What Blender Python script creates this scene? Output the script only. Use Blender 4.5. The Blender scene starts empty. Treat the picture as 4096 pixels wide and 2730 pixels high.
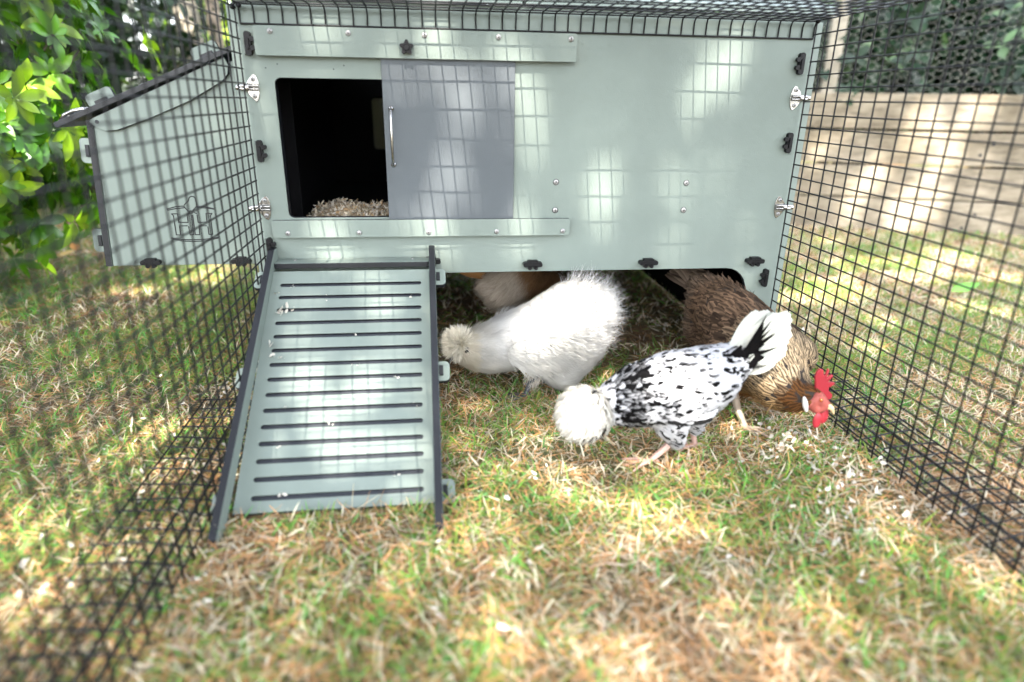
import bpy, bmesh, math, random
import numpy as np
from mathutils import Vector, Matrix
from mathutils.geometry import tessellate_polygon

random.seed(7)
rng = np.random.default_rng(11)
scene = bpy.context.scene
COL = scene.collection
K = 0.025            # one cell of the welded run mesh is 25 mm; all layout numbers are in cells
GZ = 28.6            # the flange of the run mesh hangs 28.6 cells above the lawn


def W(x, y, z):
    return Vector((x * K, y * K, (z + GZ) * K))


def WA(a):
    a = np.asarray(a, float).reshape(-1, 3)
    return np.c_[a[:, 0] * K, a[:, 1] * K, (a[:, 2] + GZ) * K]


# ------------------------------------------------------------------ camera
cam_d = bpy.data.cameras.new("camera")
cam = bpy.data.objects.new("camera", cam_d)
COL.objects.link(cam)
scene.camera = cam
right = Vector((0.99258, -0.12077, 0.01417))
down = Vector((-0.02934, -0.35098, -0.93592))
fwd = Vector((0.11801, 0.92856, -0.35192))
cam.matrix_world = Matrix.Translation(Vector((0.33213, -1.33999, 0.59491))) @ Matrix(
    (right, -down, -fwd)).transposed().to_4x4()
cam_d.sensor_width = 36
cam_d.lens = 22.66
cam_d.clip_start = 0.02
cam_d.clip_end = 300
cam_d.dof.use_dof = True
cam_d.dof.focus_distance = 1.38
cam_d.dof.aperture_fstop = 1.5

# ------------------------------------------------------------------ light
SUNV = Vector((-0.139, -1.0, 1.39)).normalized()      # towards the sun
wd = bpy.data.worlds.new("World")
scene.world = wd
wd.use_nodes = True
nt = wd.node_tree
sky = nt.nodes.new("ShaderNodeTexSky")
sky.sky_type = 'NISHITA'
sky.sun_disc = False
sky.sun_elevation = math.asin(SUNV.z)
sky.sun_rotation = math.radians(188)
sky.dust_density = 2.0
sky.ozone_density = 0.6
bg = nt.nodes["Background"]
bg.inputs["Strength"].default_value = 0.15
hs = nt.nodes.new("ShaderNodeHueSaturation")      # thin bright haze: a paler sky
hs.inputs["Saturation"].default_value = 0.4
nt.links.new(sky.outputs[0], hs.inputs["Color"])
nt.links.new(hs.outputs[0], bg.inputs[0])
sun_d = bpy.data.lights.new("sun", 'SUN')
sun_d.energy = 2.7
sun_d.angle = math.radians(0.53)
sun_d.color = (1.0, 0.93, 0.83)
sun = bpy.data.objects.new("sun", sun_d)
sun.rotation_euler = (-SUNV).to_track_quat('-Z', 'Y').to_euler()
sun.location = (0, -4, 8)
COL.objects.link(sun)
scene.view_settings.view_transform = 'Standard'
scene.view_settings.look = 'None'
scene.view_settings.exposure = 3.4
scene.view_settings.gamma = 1
scene.cycles.use_denoising = True
scene.cycles.max_bounces = 8
scene.cycles.transparent_max_bounces = 8


# ------------------------------------------------------------------ materials
def base_mat(name):
    m = bpy.data.materials.new(name)
    m.use_nodes = True
    return m, m.node_tree, m.node_tree.nodes["Principled BSDF"]


def noise(n, scale, detail=3, coord=None, rough=0.55):
    t = n.nodes.new("ShaderNodeTexNoise")
    t.inputs["Scale"].default_value = scale
    t.inputs["Detail"].default_value = detail
    t.inputs["Roughness"].default_value = rough
    if coord is not None:
        n.links.new(coord, t.inputs["Vector"])
    return t


def ramp(n, src, stops):
    r = n.nodes.new("ShaderNodeValToRGB")
    e = r.color_ramp.elements
    while len(e) < len(stops):
        e.new(0.5)
    for i, (p, c) in enumerate(stops):
        e[i].position = p
        e[i].color = (*c, 1) if len(c) == 3 else c
    n.links.new(src, r.inputs[0])
    return r


def objco(n):
    return n.nodes.new("ShaderNodeTexCoord").outputs["Object"]


def bump(n, b, h, strength, dist=0.001):
    u = n.nodes.new("ShaderNodeBump")
    u.inputs["Strength"].default_value = strength
    u.inputs["Distance"].default_value = dist
    n.links.new(h, u.inputs["Height"])
    n.links.new(u.outputs[0], b.inputs["Normal"])
    return u


def plastic(name, col, rough=0.42, grain=0.35, var=0.08, gscale=420):
    m, n, b = base_mat(name)
    co = objco(n)
    t = noise(n, 6, 5, co)
    c1 = tuple(c * (1 - var) for c in col)
    c2 = tuple(min(1, c * (1 + var)) for c in col)
    r = ramp(n, t.outputs[0], [(0.3, c1), (0.7, c2)])
    n.links.new(r.outputs[0], b.inputs["Base Color"])
    rr = n.nodes.new("ShaderNodeMapRange")
    rr.inputs[3].default_value = rough - .08
    rr.inputs[4].default_value = rough + .1
    t2 = noise(n, 22, 4, co)
    n.links.new(t2.outputs[0], rr.inputs[0])
    n.links.new(rr.outputs[0], b.inputs["Roughness"])
    b.inputs["Specular IOR Level"].default_value = 0.35
    g = noise(n, gscale, 2, co)
    bump(n, b, g.outputs[0], grain, 0.0006)
    return m


def plain(name, col, rough=0.5, metal=0.0, spec=0.5):
    m, n, b = base_mat(name)
    b.inputs["Base Color"].default_value = (*col, 1)
    b.inputs["Roughness"].default_value = rough
    b.inputs["Metallic"].default_value = metal
    b.inputs["Specular IOR Level"].default_value = spec
    return m


def vcol(name, rough=0.6, trans=0.0, spec=0.3, tcol=(1, 1, 1), sheen=0.0):
    m, n, b = base_mat(name)
    a = n.nodes.new("ShaderNodeAttribute")
    a.attribute_name = "Col"
    n.links.new(a.outputs["Color"], b.inputs["Base Color"])
    b.inputs["Roughness"].default_value = rough
    b.inputs["Specular IOR Level"].default_value = spec
    if trans > 0:
        t = n.nodes.new("ShaderNodeBsdfTranslucent")
        mx = n.nodes.new("ShaderNodeMix")
        mx.data_type = 'RGBA'
        mx.blend_type = 'MULTIPLY'
        mx.inputs[0].default_value = 1
        n.links.new(a.outputs["Color"], mx.inputs[6])
        mx.inputs[7].default_value = (*tcol, 1)
        n.links.new(mx.outputs[2], t.inputs["Color"])
        ms = n.nodes.new("ShaderNodeMixShader")
        ms.inputs[0].default_value = trans
        n.links.new(b.outputs[0], ms.inputs[1])
        n.links.new(t.outputs[0], ms.inputs[2])
        n.links.new(ms.outputs[0], n.nodes["Material Output"].inputs["Surface"])
    return m


M = {}
M['sage'] = plastic("sage_green_plastic", (0.152, 0.185, 0.164), 0.62)
M['slate'] = plastic("slate_grey_plastic", (0.072, 0.083, 0.091), 0.6)
M['core'] = plastic("black_plastic_core", (0.0075, 0.0085, 0.011), 0.45, 0.2)
M['black'] = plain("black_moulded_plastic", (0.004, 0.004, 0.005), 0.42, 0.0, 0.22)
M['wire'] = plain("black_coated_wire", (0.0025, 0.0028, 0.004), 0.4, 0.0, 0.3)
M['steel'] = plain("polished_steel", (0.36, 0.355, 0.35), 0.2, 1.0)
M['screw'] = plain("zinc_screw", (0.34, 0.33, 0.325), 0.42, 0.55)
M['zinc'] = plain("galvanised_wire", (0.30, 0.30, 0.26), 0.6, 0.0)
M['dim_pane'] = plain("dimming_pane_plastic", (0.022, 0.021, 0.014), 0.55)
M['dim_pane'].node_tree.nodes["Principled BSDF"].inputs["Transmission Weight"].default_value = 0.9
M['inner_shade'] = plain("inner_shade_black", (0.0025, 0.0025, 0.003), 0.85, 0.0, 0.1)  # near-black that paints in the shade inside and under the coop
M['groove'] = plain("dark_groove", (0.03, 0.034, 0.042), 0.6, 0.0, 0.3)
M['grass'] = vcol("grass_blades", 0.55, 0.45, 0.25)
M['dry'] = vcol("dry_thatch", 0.7, 0.3, 0.2)
M['leaf'] = vcol("glossy_leaf", 0.3, 0.3, 0.5, (1.0, 1.2, 0.5))
M['darkleaf'] = vcol("hedge_leaf", 0.42, 0.15, 0.35, (1.0, 1.2, 0.5))
M['canopy'] = vcol("canopy_leaf", 0.5, 0.12, 0.3)
M['feather'] = vcol("feather", 0.7, 0.1, 0.06)
M['fluff'] = vcol("silk_fluff", 0.8, 0.3, 0.1)
M['shaving'] = vcol("wood_shaving", 0.8, 0.25, 0.15)
M['skinred'] = plastic("red_comb_skin", (0.25, 0.016, 0.024), 0.5, 0.6, 0.3, 260)
M['shank'] = plastic("scaly_shank", (0.30, 0.24, 0.18), 0.5, 0.8, 0.2, 500)
M['pinkshank'] = plastic("pink_shank", (0.42, 0.27, 0.23), 0.5, 0.8, 0.15, 500)
M['slateshank'] = plastic("slate_shank", (0.06, 0.065, 0.075), 0.5, 0.8, 0.25, 500)
M['faceskin'] = plastic("pinkish_face_skin", (0.2, 0.045, 0.035), 0.6, 0.6, 0.4, 260)
M['lobe'] = plain("white_earlobe", (0.5, 0.47, 0.45), 0.5)
M['beak'] = plain("horn_beak", (0.5, 0.38, 0.22), 0.35)
M['eye'] = plain("orange_eye", (0.45, 0.1, 0.01), 0.1)
M['pupil'] = plain("dark_pupil", (0.004, 0.004, 0.004), 0.05)
M['bodywhite'] = plain("down_white", (0.40, 0.385, 0.34), 0.9)
M['bodydark'] = plain("down_dark", (0.015, 0.01, 0.007), 0.9)
M['bodygrey'] = plain("down_mottled", (0.05, 0.05, 0.05), 0.9)
M['bodybuff'] = plain("down_buff", (0.3, 0.24, 0.17), 0.9)


def soil_mat():
    m, n, b = base_mat("lawn_soil")
    co = objco(n)
    t = noise(n, 2.6, 6, co)
    t2 = noise(n, 90, 6, co, 0.7)
    r = ramp(n, t2.outputs[0], [(0.3, (0.035, 0.023, 0.014)), (0.5, (0.14, 0.085, 0.042)), (0.68, (0.30, 0.19, 0.095))])
    g = ramp(n, t2.outputs[0], [(0.3, (0.03, 0.04, 0.012)), (0.6, (0.10, 0.12, 0.035)), (0.75, (0.22, 0.2, 0.09))])
    mx = n.nodes.new("ShaderNodeMix")
    mx.data_type = 'RGBA'
    rr = ramp(n, t.outputs[0], [(0.42, (0, 0, 0)), (0.6, (1, 1, 1))])
    n.links.new(rr.outputs[0], mx.inputs[0])
    n.links.new(r.outputs[0], mx.inputs[6])
    n.links.new(g.outputs[0], mx.inputs[7])
    n.links.new(mx.outputs[2], b.inputs["Base Color"])
    b.inputs["Roughness"].default_value = 0.95
    bump(n, b, t2.outputs[0], 1.0, 0.012)
    return m


def wood_mat(name, c1, c2, c3):
    m, n, b = base_mat(name)
    co = objco(n)
    mp = n.nodes.new("ShaderNodeMapping")
    mp.inputs["Scale"].default_value = (1.2, 9, 14)
    n.links.new(co, mp.inputs[0])
    t = noise(n, 3.0, 7, mp.outputs[0], 0.65)
    r = ramp(n, t.outputs[0], [(0.3, c1), (0.5, c2), (0.72, c3)])
    s = noise(n, 3.2, 5, co)
    st = ramp(n, s.outputs[0], [(0.36, (0.5, 0.47, 0.4)), (0.62, (1.05, 1.03, 1))])
    mx = n.nodes.new("ShaderNodeMix")
    mx.data_type = 'RGBA'
    mx.blend_type = 'MULTIPLY'
    mx.inputs[0].default_value = 1
    n.links.new(r.outputs[0], mx.inputs[6])
    n.links.new(st.outputs[0], mx.inputs[7])
    # knots
    v = n.nodes.new("ShaderNodeTexVoronoi")
    v.inputs["Scale"].default_value = 4.0
    n.links.new(co, v.inputs["Vector"])
    kr = ramp(n, v.outputs["Distance"], [(0.07, (0.22, 0.13, 0.06)), (0.13, (1, 1, 1))])
    m2 = n.nodes.new("ShaderNodeMix")
    m2.data_type = 'RGBA'
    m2.blend_type = 'MULTIPLY'
    m2.inputs[0].default_value = 0.75
    n.links.new(mx.outputs[2], m2.inputs[6])
    n.links.new(kr.outputs[0], m2.inputs[7])
    n.links.new(m2.outputs[2], b.inputs["Base Color"])
    b.inputs["Roughness"].default_value = 0.85
    bump(n, b, t.outputs[0], 0.5, 0.003)
    return m


M['soil'] = soil_mat()
M['sleeper'] = wood_mat("weathered_sleeper", (0.12, 0.10, 0.07), (0.235, 0.2, 0.148), (0.31, 0.275, 0.21))
M['post'] = wood_mat("pale_post", (0.26, 0.235, 0.19), (0.36, 0.33, 0.27), (0.44, 0.41, 0.34))
M['bark'] = wood_mat("bark", (0.10, 0.085, 0.07), (0.24, 0.2, 0.16), (0.38, 0.33, 0.27))


# ------------------------------------------------------------------ object helpers
def tag(o, label=None, cat=None, group=None, kind=None):
    if label: o['label'] = label
    if cat: o['category'] = cat
    if group: o['group'] = group
    if kind: o['kind'] = kind
    return o


ROOTS = {}


def thing(name, label, cat, loc, group=None):
    o = bpy.data.objects.new(name, None)
    o.empty_display_size = 0.05
    o.location = loc
    COL.objects.link(o)
    return tag(o, label, cat, group)


def root_loc(o):
    v = Vector((0, 0, 0))
    while o is not None:
        v += o.location
        o = o.parent
    return v


def link_mesh(name, me, mats, parent=None, smooth=False):
    """me is in world metres; it is re-based on the parent's location."""
    for m in (mats if isinstance(mats, (list, tuple)) else [mats]):
        me.materials.append(m)
    o = bpy.data.objects.new(name, me)
    COL.objects.link(o)
    if parent is not None:
        off = root_loc(parent)
        me.transform(Matrix.Translation(-off))
        o.parent = parent
    if smooth:
        me.polygons.foreach_set("use_smooth", np.ones(len(me.polygons), bool))
    me.update()
    return o


def bm_obj(name, bm, mats, parent=None, smooth=False, bevel=0.0, seg=2):
    me = bpy.data.meshes.new(name)
    bmesh.ops.recalc_face_normals(bm, faces=bm.faces)
    bm.to_mesh(me)
    bm.free()
    o = link_mesh(name, me, mats, parent, smooth)
    if bevel:
        b = o.modifiers.new("bevel", 'BEVEL')
        b.width = bevel
        b.segments = seg
        b.limit_method = 'ANGLE'
        b.angle_limit = math.radians(40)
        b.harden_normals = False
    return o


def np_mesh(name, verts, faces, col=None):
    me = bpy.data.meshes.new(name)
    nv, nf, k = len(verts), len(faces), faces.shape[1]
    me.vertices.add(nv)
    me.vertices.foreach_set("co", np.ascontiguousarray(verts, np.float32).ravel())
    me.loops.add(nf * k)
    me.loops.foreach_set("vertex_index", np.ascontiguousarray(faces, np.int32).ravel())
    me.polygons.add(nf)
    me.polygons.foreach_set("loop_start", np.arange(0, nf * k, k, dtype=np.int32))
    me.polygons.foreach_set("loop_total", np.full(nf, k, np.int32))
    me.update(calc_edges=True)
    if col is not None:
        a = me.color_attributes.new("Col", 'FLOAT_COLOR', 'POINT')
        c = np.ones((nv, 4), np.float32)
        c[:, :3] = col
        a.data.foreach_set("color", c.ravel())
    return me


def norm(a):
    return a / np.maximum(np.linalg.norm(a, axis=1, keepdims=True), 1e-9)


def strips(P, D, N, L, Wd, prof, bend, c0, c1, cmid=None, fold=0.0):
    """N ribbons: root P, direction D, face normal N, bending along N by bend.
    colours run c0 -> c1 root to tip; with cmid the ribbon has a centre line of that colour."""
    n = len(P)
    S = len(prof)
    D = norm(D)
    side = norm(np.cross(D, N))
    Nn = norm(np.cross(side, D))
    L = np.broadcast_to(L, (n,)); Wd = np.broadcast_to(Wd, (n,)); bend = np.broadcast_to(bend, (n,))
    across = 3 if cmid is not None else 2
    V = np.zeros((n, S, across, 3)); C = np.zeros((n, S, across, 3))
    for i, p in enumerate(prof):
        t = i / (S - 1)
        ctr = P + D * (L * t)[:, None] + Nn * (L * bend * t * t)[:, None]
        w = (Wd * p * 0.5)[:, None]
        cc = c0 * (1 - t) + c1 * t
        if across == 2:
            V[:, i, 0] = ctr - side * w; V[:, i, 1] = ctr + side * w
            C[:, i] = cc[:, None, :]
        else:
            up = Nn * (w * fold)
            V[:, i, 0] = ctr - side * w + up; V[:, i, 1] = ctr; V[:, i, 2] = ctr + side * w + up
            C[:, i, 0] = cc; C[:, i, 2] = cc
            C[:, i, 1] = cmid
    idx = np.arange(n * S * across).reshape(n, S, across)
    fs = []
    for i in range(S - 1):
        for j in range(across - 1):
            fs.append(np.stack([idx[:, i, j], idx[:, i, j + 1], idx[:, i + 1, j + 1], idx[:, i + 1, j]], 1))
    return V.reshape(-1, 3), np.concatenate(fs), C.reshape(-1, 3)


def merge(parts):
    vs, fs, cs, o = [], [], [], 0
    for v, f, c in parts:
        vs.append(v); fs.append(f + o); cs.append(c); o += len(v)
    return np.concatenate(vs), np.concatenate(fs), np.concatenate(cs)


def strip_obj(name, parts, mat, parent=None, smooth=True):
    v, f, c = merge(parts)
    return link_mesh(name, np_mesh(name, v, f, c), mat, parent, smooth)


# --- bmesh shapes (world metres)
def add_box(bm, a, b, mi=0):
    x0, y0, z0 = a; x1, y1, z1 = b
    v = [bm.verts.new(p) for p in [(x0, y0, z0), (x1, y0, z0), (x1, y1, z0), (x0, y1, z0),
                                   (x0, y0, z1), (x1, y0, z1), (x1, y1, z1), (x0, y1, z1)]]
    for f in [(3, 2, 1, 0), (4, 5, 6, 7), (0, 1, 5, 4), (1, 2, 6, 5), (2, 3, 7, 6), (3, 0, 4, 7)]:
        bm.faces.new([v[i] for i in f]).material_index = mi


def add_tube(bm, pts, r, n=6, r1=None, cap=True):
    pts = [Vector(p) for p in pts]
    rings = []
    prev = None
    for i, p in enumerate(pts):
        d = (pts[min(i + 1, len(pts) - 1)] - pts[max(i - 1, 0)]).normalized()
        a = Vector((0, 0, 1)) if abs(d.z) < 0.9 else Vector((1, 0, 0))
        if prev is not None:
            a = prev
        u = d.cross(a).normalized(); w = d.cross(u).normalized()
        prev = -w if prev is None else (u.cross(d)).normalized()
        rr = r if r1 is None else r + (r1 - r) * i / (len(pts) - 1)
        rings.append([bm.verts.new(p + u * (rr * math.cos(2 * math.pi * k / n)) + w * (rr * math.sin(2 * math.pi * k / n)))
                      for k in range(n)])
    for i in range(len(rings) - 1):
        for k in range(n):
            bm.faces.new([rings[i][k], rings[i][(k + 1) % n], rings[i + 1][(k + 1) % n], rings[i + 1][k]])
    if cap:
        bm.faces.new(rings[0][::-1]); bm.faces.new(rings[-1])


def rrect(x0, z0, x1, z1, r, n=5):
    pts = []
    for cx, cz, a in ((x1 - r, z1 - r, 0), (x0 + r, z1 - r, 90), (x0 + r, z0 + r, 180), (x1 - r, z0 + r, 270)):
        for i in range(n + 1):
            t = math.radians(a + 90 * i / n)
            pts.append((cx + r * math.cos(t), cz + r * math.sin(t)))
    return pts


def add_sheet(bm, loops, o, ex, ey, thick, side_mi=1):
    """flat sheet with holes: loops of 2D points (cells) on axes ex, ey from o; extruded by thick (vector)."""
    allp = [p for l in loops for p in l]
    P3 = [o + ex * p[0] + ey * p[1] for p in allp]
    tris = tessellate_polygon([[Vector((p[0], p[1], 0)) for p in l] for l in loops])
    A = [bm.verts.new(p) for p in P3]
    B = [bm.verts.new(p + thick) for p in P3]
    for t in tris:
        if len(set(t)) < 3: continue
        try:
            bm.faces.new([A[i] for i in t]).material_index = 0
            bm.faces.new([B[i] for i in reversed(t)]).material_index = 0
        except ValueError:
            pass
    k = 0
    for l in loops:
        n = len(l)
        for i in range(n):
            j = (i + 1) % n
            try:
                bm.faces.new([A[k + i], A[k + j], B[k + j], B[k + i]]).material_index = side_mi
            except ValueError:
                pass
        k += n


OX, OZ = Vector((K, 0, 0)), Vector((0, 0, K))


def front_sheet(name, loops, y0, y1, mats, parent, bevel=0.0006):
    bm = bmesh.new()
    add_sheet(bm, loops, W(0, y0, 0), OX, OZ, Vector((0, (y1 - y0) * K, 0)))
    return bm_obj(name, bm, mats, parent, bevel=bevel, seg=1)


SAGE = [M['sage'], M['core'], M['inner_shade']]


def eval_mod(o):
    dg = bpy.context.evaluated_depsgraph_get()
    me = bpy.data.meshes.new_from_object(o.evaluated_get(dg))
    return me


def blob(nodes, chains, voxel, smooth=4, squash=None):
    """union of spheres run along chains of nodes (cells), voxel-remeshed into one continuous skin (metres)."""
    bm = bmesh.new()
    for ch in chains:
        for a, b in zip(ch[:-1], ch[1:]):
            A, B = nodes[a], nodes[b]
            n = max(2, int(math.dist(A[:3], B[:3]) / (0.3 * max(0.12, min(A[3], B[3])))) + 1)
            for i in range(n + 1):
                t = i / n
                t2 = t
                p = [A[k] + (B[k] - A[k]) * t for k in range(3)]
                r = (A[3] + (B[3] - A[3]) * t2) * K
                bmesh.ops.create_icosphere(bm, subdivisions=2 if r > 0.01 else 1, radius=r, matrix=Matrix.Translation(W(*p)))
    me = bpy.data.meshes.new("tmp")
    bm.to_mesh(me); bm.free()
    o = bpy.data.objects.new("tmp", me)
    COL.objects.link(o)
    m = o.modifiers.new("r", 'REMESH'); m.mode = 'VOXEL'; m.voxel_size = voxel
    s = o.modifiers.new("s", 'SMOOTH'); s.iterations = smooth; s.factor = 0.5
    out = eval_mod(o)
    bpy.data.objects.remove(o); bpy.data.meshes.remove(me)
    return out


def sample(me, n, seed=1):
    r = np.random.default_rng(seed)
    me.calc_loop_triangles()
    nt_ = len(me.loop_triangles)
    tri = np.zeros(nt_ * 3, np.int32); me.loop_triangles.foreach_get("vertices", tri); tri = tri.reshape(-1, 3)
    co = np.zeros(len(me.vertices) * 3, np.float32); me.vertices.foreach_get("co", co); co = co.reshape(-1, 3).astype(float)
    vn = np.zeros(len(me.vertices) * 3, np.float32); me.vertices.foreach_get("normal", vn); vn = vn.reshape(-1, 3).astype(float)
    a, b, c = co[tri[:, 0]], co[tri[:, 1]], co[tri[:, 2]]
    ar = np.linalg.norm(np.cross(b - a, c - a), axis=1)
    t = r.choice(nt_, n, p=ar / ar.sum())
    u, v = r.random(n), r.random(n)
    f = u + v > 1
    u[f], v[f] = 1 - u[f], 1 - v[f]
    w = (1 - u - v)
    P = a[t] * w[:, None] + b[t] * u[:, None] + c[t] * v[:, None]
    N = norm(vn[tri[t, 0]] * w[:, None] + vn[tri[t, 1]] * u[:, None] + vn[tri[t, 2]] * v[:, None])
    return P, N


def flow(P, chain):
    """tailward direction of the nearest segment, and the position 0..1 along the chain (head to tail)"""
    C = WA([c[:3] for c in chain])
    best = np.full(len(P), 1e9); T = np.zeros_like(P); S = np.zeros(len(P))
    seg = len(C) - 1
    for i in range(seg):
        d = C[i + 1] - C[i]; l = np.linalg.norm(d)
        t = np.clip((P - C[i]) @ d / l ** 2, 0, 1)
        q = C[i] + d * t[:, None]
        dist = np.linalg.norm(P - q, axis=1) - (chain[i][3] * (1 - t) + chain[i + 1][3] * t) * K
        m = dist < best
        best[m] = dist[m]; T[m] = d / l; S[m] = (i + t[m]) / seg
    return T, S


def tangent(T, N):
    return norm(T - N * (T * N).sum(1)[:, None])


def vnoise(P, s, seed=0):
    """cheap smooth value noise"""
    r = np.random.default_rng(seed)
    out = np.zeros(len(P))
    for k in range(6):
        d = r.normal(size=3); d /= np.linalg.norm(d)
        e = r.normal(size=3); e /= np.linalg.norm(e)
        out += np.sin(P @ d * s * (0.7 + 0.25 * k) + r.random() * 6.3 + 1.6 * np.sin(P @ e * s * 0.8 + k))
    return out / 3.5


ONE = lambda n, c: np.tile(np.asarray(c, float), (n, 1))

# ================================================================== SETTING
bm = bmesh.new()
bmesh.ops.create_grid(bm, x_segments=120, y_segments=120, size=15)
for v in bm.verts:
    v.co.z = -0.006 + 0.004 * math.sin(v.co.x * 3.1) * math.cos(v.co.y * 2.7)
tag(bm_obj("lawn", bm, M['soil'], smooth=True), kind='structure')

# ================================================================== COOP
coop = thing("chicken_coop", "sage green plastic chicken coop with a half open slate grey sliding door", "chicken coop", W(22, 20, -GZ))
# front panel: legs either side of the low cut-out, pop-hole behind the sliding door
def arc(cx, cz, r, a0, a1, n=6):
    return [(cx + r * math.cos(math.radians(a0 + (a1 - a0) * i / n)), cz + r * math.sin(math.radians(a0 + (a1 - a0) * i / n))) for i in range(n + 1)]
outer = [(-0.9, -28.4), (2.4, -28.4)] + arc(4.4, -20.75, 2.0, 180, 90) + arc(39.3, -20.85, 2.1, 90, 0) + \
        [(41.4, -28.4), (44.75, -28.4), (44.75, 1.25), (-0.9, 1.25)]
hole = rrect(1.95, -13.97, 12.0, -3.6, 0.45)
panel = front_sheet("front_panel", [outer, hole], 0, 0.5, SAGE, coop)

def screw(parent, x, z, y, r=0.2, recessed=False, cross=True):
    bm = bmesh.new()
    if recessed:
        c = W(x, y - .01, z)
        rot = Matrix.Rotation(math.radians(90), 4, 'X')
        bmesh.ops.create_cone(bm, cap_ends=True, segments=18, radius1=r * K, radius2=r * K, depth=0.03 * K, matrix=Matrix.Translation(c) @ rot)
        for f in bm.faces: f.material_index = 1
        n0 = len(bm.faces)
        bmesh.ops.create_uvsphere(bm, u_segments=16, v_segments=8, radius=r * .86 * K, matrix=Matrix.Translation(c) @ Matrix.Diagonal((1, .45, 1, 1)))
        ztop = y - .1
    else:
        bmesh.ops.create_uvsphere(bm, u_segments=14, v_segments=8, radius=r * K, matrix=Matrix.Translation(W(x, y, z)) @ Matrix.Diagonal((1, .62, 1, 1)))
        ztop = y - .125
    nf = len(bm.faces)
    a = random.random() * 1.5
    for k in range(2):
        d = Matrix.Rotation(a + k * math.pi / 2, 4, 'Y')
        bmesh.ops.create_cube(bm, size=1, matrix=Matrix.Translation(W(x, ztop, z)) @ d @ Matrix.Diagonal((r * .95 * K, .02 * K, r * .18 * K, 1)))
    bm.faces.ensure_lookup_table()
    for f in bm.faces[nf:]: f.material_index = 1
    return bm_obj("screw", bm, [M['screw'], M['core']], parent, smooth=not recessed)

for x, z in [(23.56, -11.2), (23.57, -13.5), (34.77, -11.28), (34.77, -13.55)]:
    screw(coop, x, z, 0, 0.25, recessed=True)
# rails that hold the sliding door
for (x0, z0, x1, z1, sz, yy) in [(0.93, -2.12, 24.68, -0.12, -0.5, -0.62), (0.68, -15.5, 24.76, -14.1, -15.13, -0.62)]:
    bm = bmesh.new()
    add_sheet(bm, [rrect(x0, z0, x1, z1, 0.16, 3)], W(0, yy, 0), OX, OZ, Vector((0, .28 * K, 0)))
    add_box(bm, W(x0 + .4, yy + .28, sz - .3), W(x1 - .4, -.002, sz + .3), 1)
    rail = bm_obj("door_rail", bm, SAGE, coop, bevel=0.0008)
    for sx in ([2.12, 7.63, 13.15, 18.65, 24.19] if z1 > -5 else [1.85, 7.43, 12.99, 18.59, 24.16]):
        screw(rail, sx, sz, yy - .02, 0.205)
door = front_sheet("sliding_door", [rrect(9.84, -14.3, 20.0, -1.2, 0.2, 4)], -0.3, -0.06, [M['slate'], M['core']], coop)
bm = bmesh.new()
hz = [-5.65, -5.72, -5.95, -6.6, -7.7, -8.85, -9.5, -9.75, -9.82]
hy = [-.3, -.62, -.86, -1.02, -1.06, -1.02, -.86, -.62, -.3]
add_tube(bm, [W(10.42, y, z) for y, z in zip(hy, hz)], 0.105 * K, 10)
for z in (-5.65, -9.82):
    bmesh.ops.create_cone(bm, cap_ends=True, segments=14, radius1=.2 * K, radius2=.2 * K, depth=.06 * K,
                          matrix=Matrix.Translation(W(10.42, -.33, z)) @ Matrix.Rotation(math.pi / 2, 4, 'X'))
bm_obj("handle", bm, M['steel'], door, smooth=True)
# star knob
bm = bmesh.new()
pts = []
for i in range(50):
    t = 2 * math.pi * i / 50
    r = 0.43 + 0.11 * math.cos(5 * t)
    pts.append((11.81 + r * math.sin(t), -1.37 + r * math.cos(t)))
add_sheet(bm, [pts], W(0, -1.05, 0), OX, OZ, Vector((0, .38 * K, 0)), 0)
bmesh.ops.create_cone(bm, cap_ends=True, segments=20, radius1=.24 * K, radius2=.2 * K, depth=.14 * K,
                      matrix=Matrix.Translation(W(11.81, -1.1, -1.37)) @ Matrix.Rotation(math.pi / 2, 4, 'X'))
bmesh.ops.create_cone(bm, cap_ends=True, segments=16, radius1=.2 * K, radius2=.2 * K, depth=.1 * K,
                      matrix=Matrix.Translation(W(11.81, -.66, -1.37)) @ Matrix.Rotation(math.pi / 2, 4, 'X'))
bm_obj("star_knob", bm, M['black'], coop, bevel=0.0012)

# black panel clips poking through slots
def clip(parent, x, z, vertical, nub, y=0.0):
    bm = bmesh.new()
    if vertical:
        add_sheet(bm, [rrect(x - .22, z - .82, x + .22, z + .82, .2, 4)], W(0, y - .42, 0), OX, OZ, Vector((0, .42 * K, 0)), 0)
        for dz in (-.3, .3):
            add_sheet(bm, [rrect(x + (nub * .16 if nub > 0 else nub * .52), z + dz - .17, x + (nub * .52 if nub > 0 else nub * .16), z + dz + .17, .15, 4)],
                      W(0, y - .5, 0), OX, OZ, Vector((0, .3 * K, 0)), 0)
        add_sheet(bm, [rrect(x - .12, z - .4, x + .12, z + .4, .1, 3)], W(0, y - .56, 0), OX, OZ, Vector((0, .2 * K, 0)), 0)
        add_box(bm, W(x - nub * .32 - .07, y - .3, z - .72), W(x - nub * .32 + .07, y - .001, z + .72), 1)
    else:
        add_sheet(bm, [rrect(x - .82, z - .2, x + .82, z + .2, .17, 4)], W(0, y - .55, 0), OX, OZ, Vector((0, .55 * K, 0)), 0)
        add_sheet(bm, [rrect(x - .45, z + .1, x + .45, z + .36, .08, 3)], W(0, y - .5, 0), OX, OZ, Vector((0, .45 * K, 0)), 0)
        for dx in (-.26, .26):
            add_sheet(bm, [rrect(x + dx - .16, z - .46, x + dx + .16, z - .1, .14, 4)], W(0, y - .55, 0), OX, OZ, Vector((0, .35 * K, 0)), 0)
    return bm_obj("clip", bm, [M['black'], M['sage']], parent, bevel=0.001)

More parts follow.
